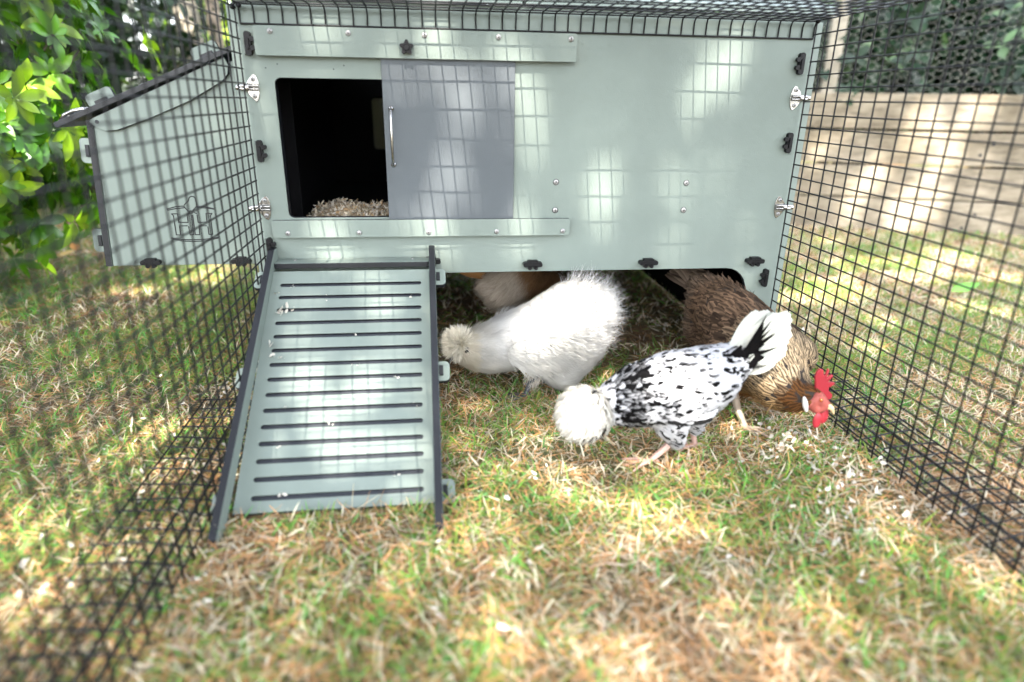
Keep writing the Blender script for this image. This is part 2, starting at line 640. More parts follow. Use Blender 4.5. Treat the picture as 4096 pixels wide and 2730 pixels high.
for x, z, n in [(0.41, -1.32, 1), (0.36, -8.85, 1), (0.25, -16.37, 1), (43.25, -1.84, -1), (43.29, -7.96, -1), (43.05, -19.65, -1)]:
    clip(coop, x, z, True, n)
for x in (21.74, 31.97, 41.79):
    clip(coop, x, -18.05, False, 0)
# polished latches gripping the run mesh
def latch(parent, x, z, s):
    bm = bmesh.new()
    pts = []
    for i in range(28):
        t = 2 * math.pi * i / 28
        cx, cz = math.cos(t), math.sin(t)
        pts.append((x - s * .18 + s * (.34 * cx + (.30 if cx > 0 else 0) * cx), z + .95 * cz * (1 - .42 * max(0, cx))))
    add_sheet(bm, [pts if s > 0 else pts[::-1]], W(0, -.1, 0), OX, OZ, Vector((0, .1 * K, 0)), 0)
    nf = len(bm.faces)
    for dz in (-.1, .14):
        add_tube(bm, [W(x - s * .5, -.26, z + dz), W(x + s * .45, -.26, z + dz), W(x + s * .98, -.24, z + dz * .6)], .12 * K, 10)
    bmesh.ops.create_uvsphere(bm, u_segments=12, v_segments=8, radius=.19 * K, matrix=Matrix.Translation(W(x + s * 1.0, -.24, z)))
    add_tube(bm, [W(x + s * .3, -.1, z), W(x + s * .3, -.5, z)], .16 * K, 10)
    o = bm_obj("latch", bm, M['steel'], parent, bevel=0.0008)
    for p in o.data.polygons: p.use_smooth = p.index >= nf
    for dz in (-.58, .6):
        screw(o, x - s * .12, z + dz, -.12, .17)
for x, z, s in [(0.3, -4.32, -1), (0.12, -13.2, -1), (43.4, -4.43, 1), (43.5, -13.33, 1)]:
    latch(coop, x, z, s)
# small screw holes above the pop-hole
for x, z in [(2.27, -2.65), (1.41, -2.93), (7.08, -2.66), (6.31, -2.93)]:
    bm = bmesh.new()
    bmesh.ops.create_cone(bm, cap_ends=True, segments=10, radius1=.05 * K, radius2=.05 * K, depth=.02 * K,
                          matrix=Matrix.Translation(W(x, -.005, z)) @ Matrix.Rotation(math.pi / 2, 4, 'X'))
    bm_obj("pilot_hole", bm, M['core'], coop)
def shade_inside(o, test):
    """interior shade painted on: faces that look inward take the near-black colour"""
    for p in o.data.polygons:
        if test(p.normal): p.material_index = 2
shade_inside(panel, lambda n: n.y > .5)
# shell
DEPTH = 42
def boxpart(name, a, b, mats, parent, bevel=0.0006):
    bm = bmesh.new(); add_box(bm, W(*a), W(*b)); return bm_obj(name, bm, mats, parent, bevel=bevel, seg=1)
sp_ = boxpart("side_panel", (43.9, .502, -28.4), (44.4, DEPTH, 1.25), SAGE, coop)
shade_inside(sp_, lambda n: n.x < -.5)
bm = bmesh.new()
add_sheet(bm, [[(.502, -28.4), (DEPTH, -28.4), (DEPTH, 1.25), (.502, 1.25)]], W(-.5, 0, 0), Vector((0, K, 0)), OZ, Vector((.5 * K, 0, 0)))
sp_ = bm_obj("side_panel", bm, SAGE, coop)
shade_inside(sp_, lambda n: n.x > .5)
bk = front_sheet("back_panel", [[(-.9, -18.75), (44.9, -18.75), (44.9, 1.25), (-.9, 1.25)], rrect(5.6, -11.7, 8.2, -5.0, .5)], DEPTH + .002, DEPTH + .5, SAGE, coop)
shade_inside(bk, lambda n: n.y < -.5)
boxpart("floor_panel", (.002, .502, -16.6), (43.898, DEPTH - .002, -16.1), M['inner_shade'], coop)
front_sheet("inner_divider", [rrect(.1, -16.0, 1.9, 1.0, .4)], 6.0, 6.4, [M['inner_shade'], M['inner_shade']], coop)
boxpart("inner_liner", (1.62, .52, -15.6), (1.8, 1.7, .8), M['core'], coop)
for x0, x1, yo in ((-1.6, 20.4, -.8), (20.7, 45.3, -.5)):
    bm = bmesh.new()
    add_sheet(bm, [[(yo, 1.75), (22, 8.0), (44, 1.75), (44, 2.25), (22, 8.5), (yo, 2.25)]], W(x0, 0, 0), Vector((0, K, 0)), OZ, Vector(((x1 - x0) * K, 0, 0)), 0)
    bm_obj("roof_lid", bm, SAGE, coop, bevel=.001)
for zz, nm in ((1.26, 0),):
    front_sheet("gable_panel", [[(-.5, 1.26), (44.4, 1.26), (44.4, 1.74), (-.5, 1.74)]], .3, .7, SAGE, coop)
# wire closing the open back
bm = bmesh.new()
for i in range(45):
    add_tube(bm, [W(i, DEPTH + .2, -28.5), W(i, DEPTH + .2, -18.8)], .035 * K, 5)
for i in range(10):
    add_tube(bm, [W(0, DEPTH + .2, -28 + i), W(44, DEPTH + .2, -28 + i)], .035 * K, 5)
bm_obj("back_mesh", bm, M['wire'], coop)
front_sheet("dimming_pane", [rrect(5.3, -12.0, 8.5, -4.7, .3)], DEPTH + .51, DEPTH + .6, [M['dim_pane'], M['core']], coop)  # pane added over the back window to dim its light
bkl = front_sheet("back_light_stop", [[(-.9, -28.4), (44.9, -28.4), (44.9, -18.76), (-.9, -18.76)], rrect(14.2, -27.6, 19.6, -19.4, .6), rrect(37.2, -27.6, 40.0, -19.4, .6)], DEPTH + .003, DEPTH + .5, SAGE, coop)  # panel added across the open back to keep light from under the coop
shade_inside(bkl, lambda n: n.y < -.5)
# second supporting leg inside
boxpart("support_leg", (13.2, 34, -28.4), (15.0, 34.5, -16.61), M['inner_shade'], coop)

# nest box on the left side
nest = bpy.data.objects.new("nest_box", None); COL.objects.link(nest)
nest.parent = coop; nest.location = W(-8, 16, -18.9) - coop.location
NB = [(-14.35, -18.93), (-.55, -18.93), (-.55, -1.6), (-13.6, -6.75)]
front_sheet("end_panel", [NB], 5, 5.5, SAGE, nest)
front_sheet("end_panel", [NB], 29, 29.5, SAGE, nest)
bm = bmesh.new()
# outer wall (leaning like the end panels' outer edge) with dark edge
for (xa, za, xb, zb) in [(-14.9, -18.93, -14.1, -6.9)]:
    o = W(xa, 4.9, za); ex = Vector(((xb - xa) * K, 0, (zb - za) * K))
    add_sheet(bm, [[(0, 0), (1, 0), (1, 1), (0, 1)]], o, ex, Vector((0, 24.7 * K, 0)), Vector((.5 * K, 0, -.03 * K)))
bm_obj("outer_wall", bm, SAGE, nest)
boxpart("base_panel", (-13.6, 5.51, -18.7), (-.6, 28.99, -18.2), M['core'], nest)
# lid: sloping slab with a cheek plate below it
bm = bmesh.new()
L0, L1 = (-16.1, -7.5), (-1.4, -1.38)
ex = Vector(((L1[0] - L0[0]) * K, 0, (L1[1] - L0[1]) * K))
up = Vector((-ex.z, 0, ex.x)).normalized()
add_sheet(bm, [[(0, 0), (1, 0), (1, 1), (0, 1)]], W(L0[0], 4.2, L0[1]), ex, Vector((0, 26 * K, 0)), up * (.42 * K))
lid = bm_obj("lid", bm, [M['slate'], M['core']], nest, bevel=.001)
cheek = [(-13.55, -6.75), (-13.8, -7.0), (-13.4, -7.42), (-12.6, -7.74), (-11.75, -7.66), (-9.77, -6.97), (-5.81, -5.33), (-3.06, -3.8), (-2.55, -3.24), (-2.45, -2.6), (-2.7, -2.0), (-3.2, -2.2)]
front_sheet("cheek_plate", [cheek], 4.62, 4.98, SAGE, lid, bevel=.0012)
bm = bmesh.new()
bmesh.ops.create_cone(bm, cap_ends=True, segments=14, radius1=.16 * K, radius2=.16 * K, depth=.03 * K, matrix=Matrix.Translation(W(-13.15, 4.6, -7.02)) @ Matrix.Rotation(math.pi / 2, 4, 'X'))
bm_obj("bolt_hole", bm, M['core'], lid)
def tab(parent, c, ax, nrm, thick_ax, ln=1.6, wd=.9, th=.35):
    """rounded tenon tab with a dark wedge through its slot"""
    bm = bmesh.new()
    pts = [(-ln / 2, -.2)] + [(-ln / 2, wd - .35)] + [( -ln / 2 + .35 - .35 * math.cos(t), wd - .35 + .35 * math.sin(t)) for t in (0.4, .8, 1.2, 1.57)] + \
          [(ln / 2 - .35 + .35 * math.sin(t), wd - .35 + .35 * math.cos(t)) for t in (0, .4, .8, 1.2)] + [(ln / 2, wd - .35), (ln / 2, -.2)]
    add_sheet(bm, [pts], c, ax * K, nrm * K, thick_ax * (th * K))
    s = [(-ln * .24, .06), (ln * .24, .06), (ln * .24, .34), (-ln * .24, .34)]
    add_sheet(bm, [s], c - thick_ax * (.15 * K), ax * K, nrm * K, thick_ax * ((th + .3) * K), 1)
    for f in list(bm.faces)[-8:]: f.material_index = 1
    o = bm_obj("tab", bm, SAGE, parent, bevel=.0007)
    return o
exn = ex.normalized()
Yv = Vector((0, 1, 0))
for t in (.25, .83):
    tab(lid, W(L0[0], 5.0, L0[1]) + ex * t + up * (.4 * K), exn, up, Yv, 2.2, 1.0)
for z in (-9.3, -16.7):
    k = (z + 18.93) / (18.93 - 6.9)
    tab(nest, W(-14.9 + .8 * k, 5.0, z), Vector((.066, 0, 1)).normalized(), Vector((-1, 0, .066)).normalized(), Yv, 2.0, .8)
clip(nest, -11.1, -18.6, False, 0, 5); clip(nest, -3.56, -18.58, False, 0, 5)
# chrome toggle on the lid lip
bm = bmesh.new()
add_tube(bm, [W(-15.9, 4.6, -7.0), W(-15.4, 4.5, -6.5), W(-14.7, 4.5, -6.2), W(-14.0, 4.6, -6.05), W(-13.7, 4.7, -6.2)], .16 * K, 10)
add_tube(bm, [W(-15.9, 5.4, -7.0), W(-15.4, 5.5, -6.5), W(-14.7, 5.5, -6.2), W(-14.0, 5.4, -6.05), W(-13.7, 5.3, -6.2)], .16 * K, 10)
add_box(bm, W(-15.9, 4.6, -7.1), W(-15.2, 5.4, -6.85))
bm_obj("toggle_latch", bm, M['steel'], lid, smooth=True)
# engraved emblem
LOGO = [[(-9.11, -14.04), (-8.39, -13.84), (-7.94, -13.8), (-7.71, -13.8)], [(-9.09, -14.14), (-8.42, -14.01), (-7.96, -13.96), (-7.67, -13.93)], [(-6.64, -13.81), (-6.25, -13.83), (-5.74, -13.91), (-5.26, -14.05)], [(-6.68, -13.92), (-6.27, -13.94), (-5.75, -13.99), (-5.29, -14.07)], [(-7.71, -13.8), (-7.65, -13.93), (-7.48, -14.15), (-7.41, -14.31), (-7.45, -14.46)], [(-7.67, -13.72), (-7.52, -13.56), (-7.26, -13.34), (-7.22, -13.17), (-7.09, -13.01), (-6.95, -12.97), (-6.78, -13.02), (-6.67, -13.2), (-6.68, -13.38), (-6.64, -13.53), (-6.67, -13.81), (-6.86, -13.99), (-7.01, -14.14), (-7.03, -14.28), (-6.89, -14.38), (-6.77, -14.43)], [(-7.2, -14.19), (-7.1, -14.28), (-7.13, -14.41), (-7.23, -14.46), (-7.36, -14.41), (-7.34, -14.26), (-7.2, -14.19)], [(-8.82, -14.45), (-8.32, -14.45), (-8.35, -15.18), (-7.58, -15.19), (-7.56, -14.44), (-7.45, -14.46)], [(-8.82, -14.45), (-8.69, -14.6), (-8.71, -16.26), (-8.36, -16.27), (-8.33, -15.49), (-7.68, -15.48)], [(-7.59, -15.54), (-7.58, -16.27), (-7.27, -16.27), (-7.22, -14.54)], [(-7.11, -14.54), (-7.15, -16.26), (-6.78, -16.26), (-6.74, -15.48), (-6.11, -15.49)], [(-6.75, -14.54), (-6.76, -15.19), (-6.03, -15.18), (-6.0, -14.43), (-5.5, -14.43), (-5.64, -14.58), (-5.67, -14.73), (-5.7, -16.24), (-6.02, -16.24), (-6.01, -15.57)], [(-9.14, -16.52), (-8.32, -16.67), (-7.38, -16.7), (-6.31, -16.66), (-5.28, -16.5), (-5.31, -16.58), (-6.33, -16.8), (-7.4, -16.85), (-8.34, -16.8), (-9.13, -16.59), (-9.14, -16.52)]]
bm = bmesh.new()
for l in LOGO:
    for (a, b) in zip(l[:-1], l[1:]):
        A, B = Vector(a), Vector(b)
        d = (B - A)
        if d.length < 1e-4: continue
        d.normalize(); n = Vector((-d.y, d.x)) * .045
        A2, B2 = A - d * .02, B + d * .02
        add_sheet(bm, [[tuple(A2 - n), tuple(B2 - n), tuple(B2 + n), tuple(A2 + n)]], W(0, 4.975 - .004 * random.random(), 0), OX, OZ, Vector((0, .02 * K, 0)), 0)
bm_obj("emblem", bm, M['core'], nest)

# ================================================================== BEDDING
gx, gy = np.meshgrid(np.linspace(2.0, 43.5, 84), np.linspace(.6, 41, 80))
def heap(x, y):
    h = -15.15 + .3 * np.exp(-((x - 5.5) / 3.5) ** 2 - ((y - 11) / 5) ** 2) + .5 * np.sin(x * .9 + y * .4) * .4 + .25 * np.sin(x * 2.3 - y * 1.7) + .2 * np.sin(3.1 * y + x)
    h = h + .3 * np.clip((x - 3) / 2, 0, 1) * np.clip((y - 2) / 6, 0, 1)
    h = h - .22 * np.clip(y - 10, 0, 12)  # bedding sinks at the back, so the black floor stands in for shade
    return np.where(x < 2.8, h - .5 * (2.8 - x), h) * 1.0
hz_ = heap(gx, gy)
V = WA(np.stack([gx, gy, hz_], -1))
ii = np.arange(gx.size).reshape(gx.shape)
F = np.stack([ii[:-1, :-1], ii[:-1, 1:], ii[1:, 1:], ii[1:, :-1]], -1).reshape(-1, 4)
n = 16000
px = rng.uniform(1.9, 24, n); py = rng.uniform(.6, 22, n)
P = WA(np.stack([px, py, heap(px, py) + rng.uniform(0, .18, n)], -1))
D = rng.normal(size=(n, 3)); D[:, 2] *= .5
Nn = rng.normal(size=(n, 3)); Nn[:, 2] += 1.2
cc = ONE(n, (.62, .54, .41)) * rng.uniform(.6, 1.15, (n, 1)) * np.where(rng.random((n, 1)) < .25, np.array([[1, .8, .6]]), 1)
cc = np.where(rng.random((n, 1)) < .35, np.array([[.68, .63, .55]]), cc)
flk = strips(P, D, Nn, rng.uniform(.004, .011, n), rng.uniform(.002, .005, n), [.7, 1, 1, .6], rng.uniform(-.9, .9, n), cc, cc * .95)
bed = (V, F, np.tile([.4, .32, .22], (len(V), 1)))
tag(strip_obj("wood_shavings_bedding", [bed, flk], M['shaving']), "heap of pale wood shavings bedding seen through the open coop door", "bedding", kind='stuff')

# ================================================================== RAMP
ramp_o = thing("coop_ramp", "sage green slotted chicken ramp sloping from the coop to the grass", "ramp", W(7, -11, -GZ))
rd = Vector((0, -1, -.642)).normalized()           # down the slope
ru = Vector((0, -.642, 1)).normalized()            # out of the deck
top = W(0, -2.35, -17.8)
LEN = (16.75 * math.sqrt(1 + .642 ** 2))
slots = []
s1, s15 = 1.45, 18.95
for i in range(15):
    t = s1 + (s15 - s1) * i / 14
    xa = 1.5 + .25 * i / 14
    slots.append(rrect(xa, t - .17, 12.3, t + .17, .16, 3))
bm = bmesh.new()
o = top.copy()
add_sheet(bm, [[(.802, 0), (12.948, 0), (12.948, LEN), (.802, LEN)]] + slots, o, OX, rd * K, -ru * (.22 * K))
add_sheet(bm, [[(.9, .02), (12.9, .02), (12.9, LEN - .02), (.9, LEN - .02)]], o - ru * (.222 * K), OX, rd * K, -ru * (.22 * K), 1)
for f in bm.faces:
    if (f.calc_center_median() - o).dot(ru) < -.2 * K: f.material_index = 2
bm_obj("deck", bm, [M['sage'], M['core'], M['groove']], ramp_o, bevel=.0005, seg=1)
rail_prof = [(-.25, -16.3), (-1.35, -16.35), (-22.05, -28.1), (-22.1, -28.6), (-20.4, -28.6), (-2.6, -18.5), (-.25, -18.4)]
for x0 in (.3, 12.95):
    bm = bmesh.new()
    add_sheet(bm, [rail_prof], W(x0, 0, 0), Vector((0, K, 0)), OZ, Vector((.5 * K, 0, 0)))
    ra = bm_obj("side_rail", bm, SAGE, ramp_o, bevel=.0012)
    ax = rd
    s = 1 if x0 > 5 else -1
    xs = x0 + .5 if s > 0 else x0
    for t in (.9, 10.0, 19.2):
        tab(ra, W(xs, -2.35, -17.8) + rd * (t * K) - ru * (.3 * K), ax, Vector((s, 0, 0)), ru, 1.7, .8, .35)
bm = bmesh.new()
add_sheet(bm, [rrect(.82, -2.0, 12.93, -.1, .1, 2)], W(0, 0, -17.3), OX, Vector((0, K, -.02 * K)), Vector((0, 0, -.42 * K)))
plate = bm_obj("top_step", bm, SAGE, ramp_o, bevel=.0008)
for x in (2.2, 11.6):
    bm = bmesh.new()
    bmesh.ops.create_uvsphere(bm, u_segments=12, v_segments=6, radius=.17 * K, matrix=Matrix.Translation(W(x, -.7, -17.29)) @ Matrix.Diagonal((1, 1, .35, 1)))
    bm_obj("bolt_head", bm, M['steel'], plate, smooth=True)
clip(ramp_o, 13.1, -17.65, False, 0, -.02)

# ================================================================== RUN
run = thing("wire_run", "black welded wire mesh run closing in the grass before the coop", "wire run", W(22, -30, -GZ))
YE = -72
WR = .06 * K
def wob(a, amp):
    return a + random.uniform(-amp, amp)
def wire(bm, pts, r=WR):
    add_tube(bm, pts, r, 6, cap=False)
for nm, X, off, zs, xo in (("right", 43.96, -.36, [.303 - k for k in range(29)], 1), ("left", -.14, -.55, [.98 - k for k in range(30)], -1)):
    bm = bmesh.new()
    for k in range(48):
        y = off - 1.5 * k
        wire(bm, [W(X + .04 * xo, y, 1.3), W(wob(X, .03), wob(y, .04), -8), W(wob(X, .05), wob(y, .04), -19), W(X, y, -28.55)])
    for z in zs:
        wire(bm, [W(X, -.3, z)] + [W(wob(X, .04), -12 * i, wob(z, .05)) for i in range(1, 6)] + [W(X, YE, z)])
    bm_obj("side_mesh", bm, M['wire'], run, smooth=True)
    bm = bmesh.new()
    # skirt folded outward on the lawn
    for k in range(44):
        y = off - 1.5 * k - 4.0
        wire(bm, [W(X, y, -28.2), W(X + xo * 2.5, wob(y, .2), wob(-27.75, .12)), W(X + xo * 5.2, wob(y, .25), wob(-27.6, .15))], WR)
    for i in range(0, 6):
        wire(bm, [W(X + xo * (i + .02), -4 - 11 * j, wob(-28.1 + .09 * i, .12)) for j in range(7)], WR * 1.1)
    bm_obj("ground_skirt", bm, M['wire'], run, smooth=True)
bm = bmesh.new()
for i in range(45):
    wire(bm, [W(i, -.09, 0), W(wob(i, .03), -.1, .85), W(i, -.22, 1.15), W(i, -.6, 1.3), W(wob(i, .05), -24, wob(1.33, .05)), W(wob(i, .05), -48, wob(1.33, .05)), W(i, YE, 1.3)])
for k in range(48):
    y = -.9 - 1.5 * k
    wire(bm, [W(-.14, y, 1.3), W(14, wob(y, .04), wob(1.36, .04)), W(29, wob(y, .04), wob(1.36, .04)), W(44, y, 1.3)])
wire(bm, [W(0, -.1, 0), W(44, -.1, 0)], WR * 1.15)
wire(bm, [W(-.14, -.5, 1.22), W(44, -.5, 1.22)], WR)
bm_obj("roof_mesh", bm, M['wire'], run, smooth=True)
for (x, z) in ((-.25, 1.0), (.15, 1.12), (43.9, 1.25)):
    bm = bmesh.new()
    bmesh.ops.create_uvsphere(bm, u_segments=10, v_segments=6, radius=.2 * K, matrix=Matrix.Translation(W(x, -.62, z)))
    bm_obj("cable_tie", bm, M['black'], run, smooth=True)

# ================================================================== SLEEPER WALL, POST AND NETTING
WDIR = Vector((0.9488, -0.3158, 0)); WN = Vector((-0.3158, -0.9488, 0))      # along the wall, towards the viewer
WO = W(88.02, 71.28, -GZ)
wall = thing("sleeper_wall", "low retaining wall of four weathered wooden boards beside the lawn", "wooden wall", WO)
def wall_pt(s, d, z):
    """s cells along the wall, d cells out of its face, z cells above the ground"""
    return WO + WDIR * (s * K) + WN * (d * K) + Vector((0, 0, z * K))
for k, (z0, z1) in enumerate([(-1.5, 6.1), (6.5, 12.45), (12.9, 18.9), (19.35, 25.75)]):
    bm = bmesh.new()
    add_sheet(bm, [[(-75, z0), (75, z0), (75, z1), (-75, z1)]], wall_pt(0, random.uniform(-.12, .12), 0), WDIR * K, OZ, -WN * (2.4 * K), 0)
    bd = bm_obj("board", bm, M['sleeper'], wall, bevel=.004)
    for s, dz in ((30.5, .35), (32.2, .7), (-1.5, .5), (-20, .4), (63, .5)):
        if (k + int(s)) % 2 == 0:
            bm = bmesh.new()
            bmesh.ops.create_cone(bm, cap_ends=True, segments=12, radius1=.32 * K, radius2=.32 * K, depth=.1 * K,
                                  matrix=Matrix.Translation(wall_pt(s, .16, z0 + (z1 - z0) * dz)) @ WN.to_track_quat('Z', 'Y').to_matrix().to_4x4())
            bm_obj("bolt", bm, M['core'], bd)
fence = thing("netting_fence", "galvanised hexagonal wire netting on pale posts above the wooden boards", "wire fence", wall_pt(0, -1.2, 25.8))
for s in (1.95, -42, 46):
    bm = bmesh.new()
    add_sheet(bm, [[(s - 1.3, 25.7), (s + 1.3, 25.7), (s + 1.3, 47), (s - 1.3, 47)]], wall_pt(0, -1.4, 0), WDIR * K, OZ, -WN * (2.4 * K), 0)
    bm_obj("post", bm, M['post'], fence, bevel=.003)
bm = bmesh.new()
cw, chh = 1.46, 1.33
for i in range(-22, 40):
    for j in range(0, 15):
        s, z = i * cw, 25.9 + j * chh + (chh / 2 if i % 2 else 0)
        q = lambda a, b: wall_pt(s + a + .05 * math.sin(i * 2.1 + j), -1.1 + .18 * math.sin(s * .35) + .1 * math.cos(z), z + b + .05 * math.sin(i + 3.3 * j))
        h = chh / 2
        # twisted horizontal join, then two legs to the neighbouring columns
        add_tube(bm, [q(-.36, 0), q(.36, 0)], .022 * K, 4, cap=False)
        for sx in (-1, 1):
            add_tube(bm, [q(sx * .36, 0), q(sx * (cw - .36), h)], .015 * K, 4, cap=False)
            add_tube(bm, [q(sx * .36, 0), q(sx * (cw - .36), -h)], .015 * K, 4, cap=False) if j > 0 else None
bm_obj("wire_netting", bm, M['zinc'], fence)

# ================================================================== FOLIAGE
LEAFP = [.1, .56, .92, 1.0, .72, .1]
def rosettes(P, A, nleaf, ln, colA, colB, seed, tilt=(.35, 1.1), ratio=.36):
    """whorls of leaves: P centres, A axes"""
    r = np.random.default_rng(seed)
    A = norm(A)
    ref = np.where(np.abs(A[:, 2:3]) < .9, np.array([[0, 0, 1.]]), np.array([[1., 0, 0]]))
    u = norm(np.cross(A, ref)); w = np.cross(A, u)
    out = []
    for k in range(nleaf):
        ang = 2 * math.pi * k / nleaf + r.uniform(-.35, .35, len(P))
        t = r.uniform(tilt[0], tilt[1], len(P))
        rad = u * np.cos(ang)[:, None] + w * np.sin(ang)[:, None]
        D = rad * np.sin(t + .35)[:, None] + A * np.cos(t + .35)[:, None]
        D[:, 2] -= .18
        N = A * np.sin(t + .35)[:, None] - rad * np.cos(t + .35)[:, None]
        L = ln * r.uniform(.5, 1.2, len(P))
        g = r.uniform(.65, 1.25, (len(P), 1))
        c0 = colA * g; c1 = colB * g
        out.append(strips(P + rad * .004, D, N, L, L * ratio * r.uniform(.85, 1.1, len(P)), LEAFP, -r.uniform(.1, .45, len(P)), c0, c0, np.minimum(c1, .9), .22))
    return out

def shrub(name, label, cat, base, centre, radii, nclump, nros, nleaf, ln, cA, cB, mat, seed, group=None, shell=.55, ratio=.36, tip=None, keep=None, stems=14):
    """bushy plant: whorls gathered in clumps through the crown, with stems from the ground"""
    r = np.random.default_rng(seed)
    c = np.asarray(centre, float); R = np.asarray(radii, float)
    d = norm(r.normal(size=(nclump, 3)))
    rad = shell + (1 - shell) * r.random(nclump) ** .6
    CP = c + d * R * rad[:, None]
    CP = CP[CP[:, 2] > .04]
    cl = r.integers(0, len(CP), nros)
    P = CP[cl] + r.normal(size=(nros, 3)) * (R.mean() * .13)
    if keep is not None: P = P[keep(P)]
    P = P[P[:, 2] > .02]
    A = norm((P - c) / R) + np.array([0, 0, .45]) + r.normal(size=P.shape) * .35
    v = r.random((len(P), 1))
    col = np.asarray(cA) * (1 - v) + np.asarray(cB) * v
    cold = col.copy()
    if tip is not None:
        m = r.random(len(P)) < tip[0]
        col[m] = np.asarray(tip[1]) * r.uniform(.8, 1.15, (m.sum(), 1))
    t = thing(name, label, cat, Vector(base), group)
    strip_obj("foliage", rosettes(P, A, nleaf, ln, col, col * 1.15, seed + 1, ratio=ratio), mat, t)
    bm = bmesh.new()
    b = Vector(base)
    for i in range(stems):
        e = Vector(CP[r.integers(0, len(CP))]); m_ = b.lerp(e, .5) + Vector(r.normal(size=3) * .05)
        s = b + Vector((r.uniform(-.06, .06), r.uniform(-.06, .06), -.02))
        add_tube(bm, [s, s.lerp(m_, .5), m_, m_.lerp(e, .6), e], .012, 6, r1=.003)
    bm_obj("stem", bm, M['bark'], t, smooth=True)
    return t

# bright three-leaved shrub at the left
shrub("mexican_orange_shrub", "bright green glossy shrub with whorled leaves left of the nest box", "shrub", (-1.17, .7, 0), (-1.2, .74, .68), (.6, .34, .68), 190, 1350, 7, .07,
      (.045, .15, .007), (.13, .29, .014), M['leaf'], 21, tip=(.25, (.24, .39, .018)), shell=.6, ratio=.42)
# dim evergreens behind it, and an unseen one added to shade the left lawn
for i, (x, y, zc, rx, ry, rz, lab) in enumerate([
        (-2.6, 1.5, .9, .7, .7, .9, "dark green evergreen bush behind the bright glossy shrub"),
        (-1.55, 2.55, 1.0, .75, .6, 1.0, "deep green bush in shade between the bright shrub and the pale tree trunk"),
        (-.55, 4.3, 1.1, .9, .5, 1.1, "sunlit yellow green bush behind the pale tree trunk"),
        (-3.6, 3.4, 1.2, 1.1, .8, 1.3, "tall dark bush farthest left at the back"),
        (-2.1, -.1, 1.25, .7, .95, 1.35, "tall dark bush added out of view at the left to shade the lawn")]):
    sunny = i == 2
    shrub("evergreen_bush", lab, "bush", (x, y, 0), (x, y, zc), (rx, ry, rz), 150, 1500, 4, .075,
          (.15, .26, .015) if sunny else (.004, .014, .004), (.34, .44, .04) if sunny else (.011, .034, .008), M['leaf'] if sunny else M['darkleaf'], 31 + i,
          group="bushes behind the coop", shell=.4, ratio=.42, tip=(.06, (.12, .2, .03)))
# pale trunk behind the nest box
tree = thing("slender_tree", "slender tree with a pale trunk behind the nest box lid", "tree", (-.99, 2.95, 0))
bm = bmesh.new()
add_tube(bm, [(-.99, 2.95, -.05), (-1.0, 2.95, .5), (-1.03, 2.96, 1.1), (-1.06, 3.0, 1.8), (-1.1, 3.1, 2.9)], .085, 14, r1=.045)
bm_obj("trunk", bm, M['post'], tree, smooth=True)
bm = bmesh.new()
add_tube(bm, [(-.89, 3.03, -.05), (-.9, 3.03, .7), (-.9, 3.05, 1.4), (-.85, 3.08, 2.4)], .05, 12, r1=.03)
bm_obj("trunk", bm, M['bark'], tree, smooth=True)
r = np.random.default_rng(5)
P = np.array([-1.0, 3.05, 2.7]) + r.normal(size=(700, 3)) * np.array([.5, .45, .4])
strip_obj("crown", rosettes(P, r.normal(size=P.shape) + np.array([0, 0, .6]), 4, .07, ONE(len(P), (.03, .08, .015)), ONE(len(P), (.05, .1, .02)), 77), M['darkleaf'], tree)
# ivy and hedge behind the netting
for i, (s, d, zc, rs, rd_, rz, lab) in enumerate([
        (-14, -16, 32, 16, 9, 20, "dark hedge bush behind the netting nearest the coop"),
        (13, -15, 34, 17, 9, 22, "dark leafy bush behind the netting right of the pale post"),
        (42, -16, 34, 18, 9, 22, "broad leaved dark bush behind the netting at the right edge"),
        (-44, -16, 34, 18, 9, 22, "dark hedge bush hidden mostly behind the coop roof")]):
    c = wall_pt(s, d, zc)
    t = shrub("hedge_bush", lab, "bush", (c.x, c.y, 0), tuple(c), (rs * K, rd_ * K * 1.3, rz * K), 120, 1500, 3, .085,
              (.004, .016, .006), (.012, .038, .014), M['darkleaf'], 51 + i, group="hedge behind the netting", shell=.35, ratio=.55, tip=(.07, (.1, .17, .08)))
# distant hedges closing the garden
for i, (x0, y0, x1, y1, lab) in enumerate([(-9, 6.5, 9, 7.0, "tall dark hedge closing the garden at the back"), (8, -3, 8.5, 7, "tall dark hedge along the right side of the garden"),
                                            (-7.5, -3, -7, 6.6, "tall dark hedge along the left side of the garden")]):
    t = thing("garden_hedge", lab, "hedge", ((x0 + x1) / 2, (y0 + y1) / 2, 0), "hedges round the garden")
    n = 17000
    r = np.random.default_rng(90 + i)
    P = np.c_[r.uniform(x0, x1, n), r.uniform(y0, y1, n), r.random(n) * 3.0]
    P[:, 2] += .25 * np.sin(P[:, 0] * 2 + P[:, 1] * 1.7)
    P = P[P[:, 2] > .03]
    A = r.normal(size=P.shape) + np.array([0, -.6, .5])
    v = r.random((len(P), 1))
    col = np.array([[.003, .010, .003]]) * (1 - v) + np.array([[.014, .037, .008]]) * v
    strip_obj("foliage", rosettes(P, A, 3, .16, col, col * 1.1, 95 + i, ratio=.5), M['darkleaf'], t)

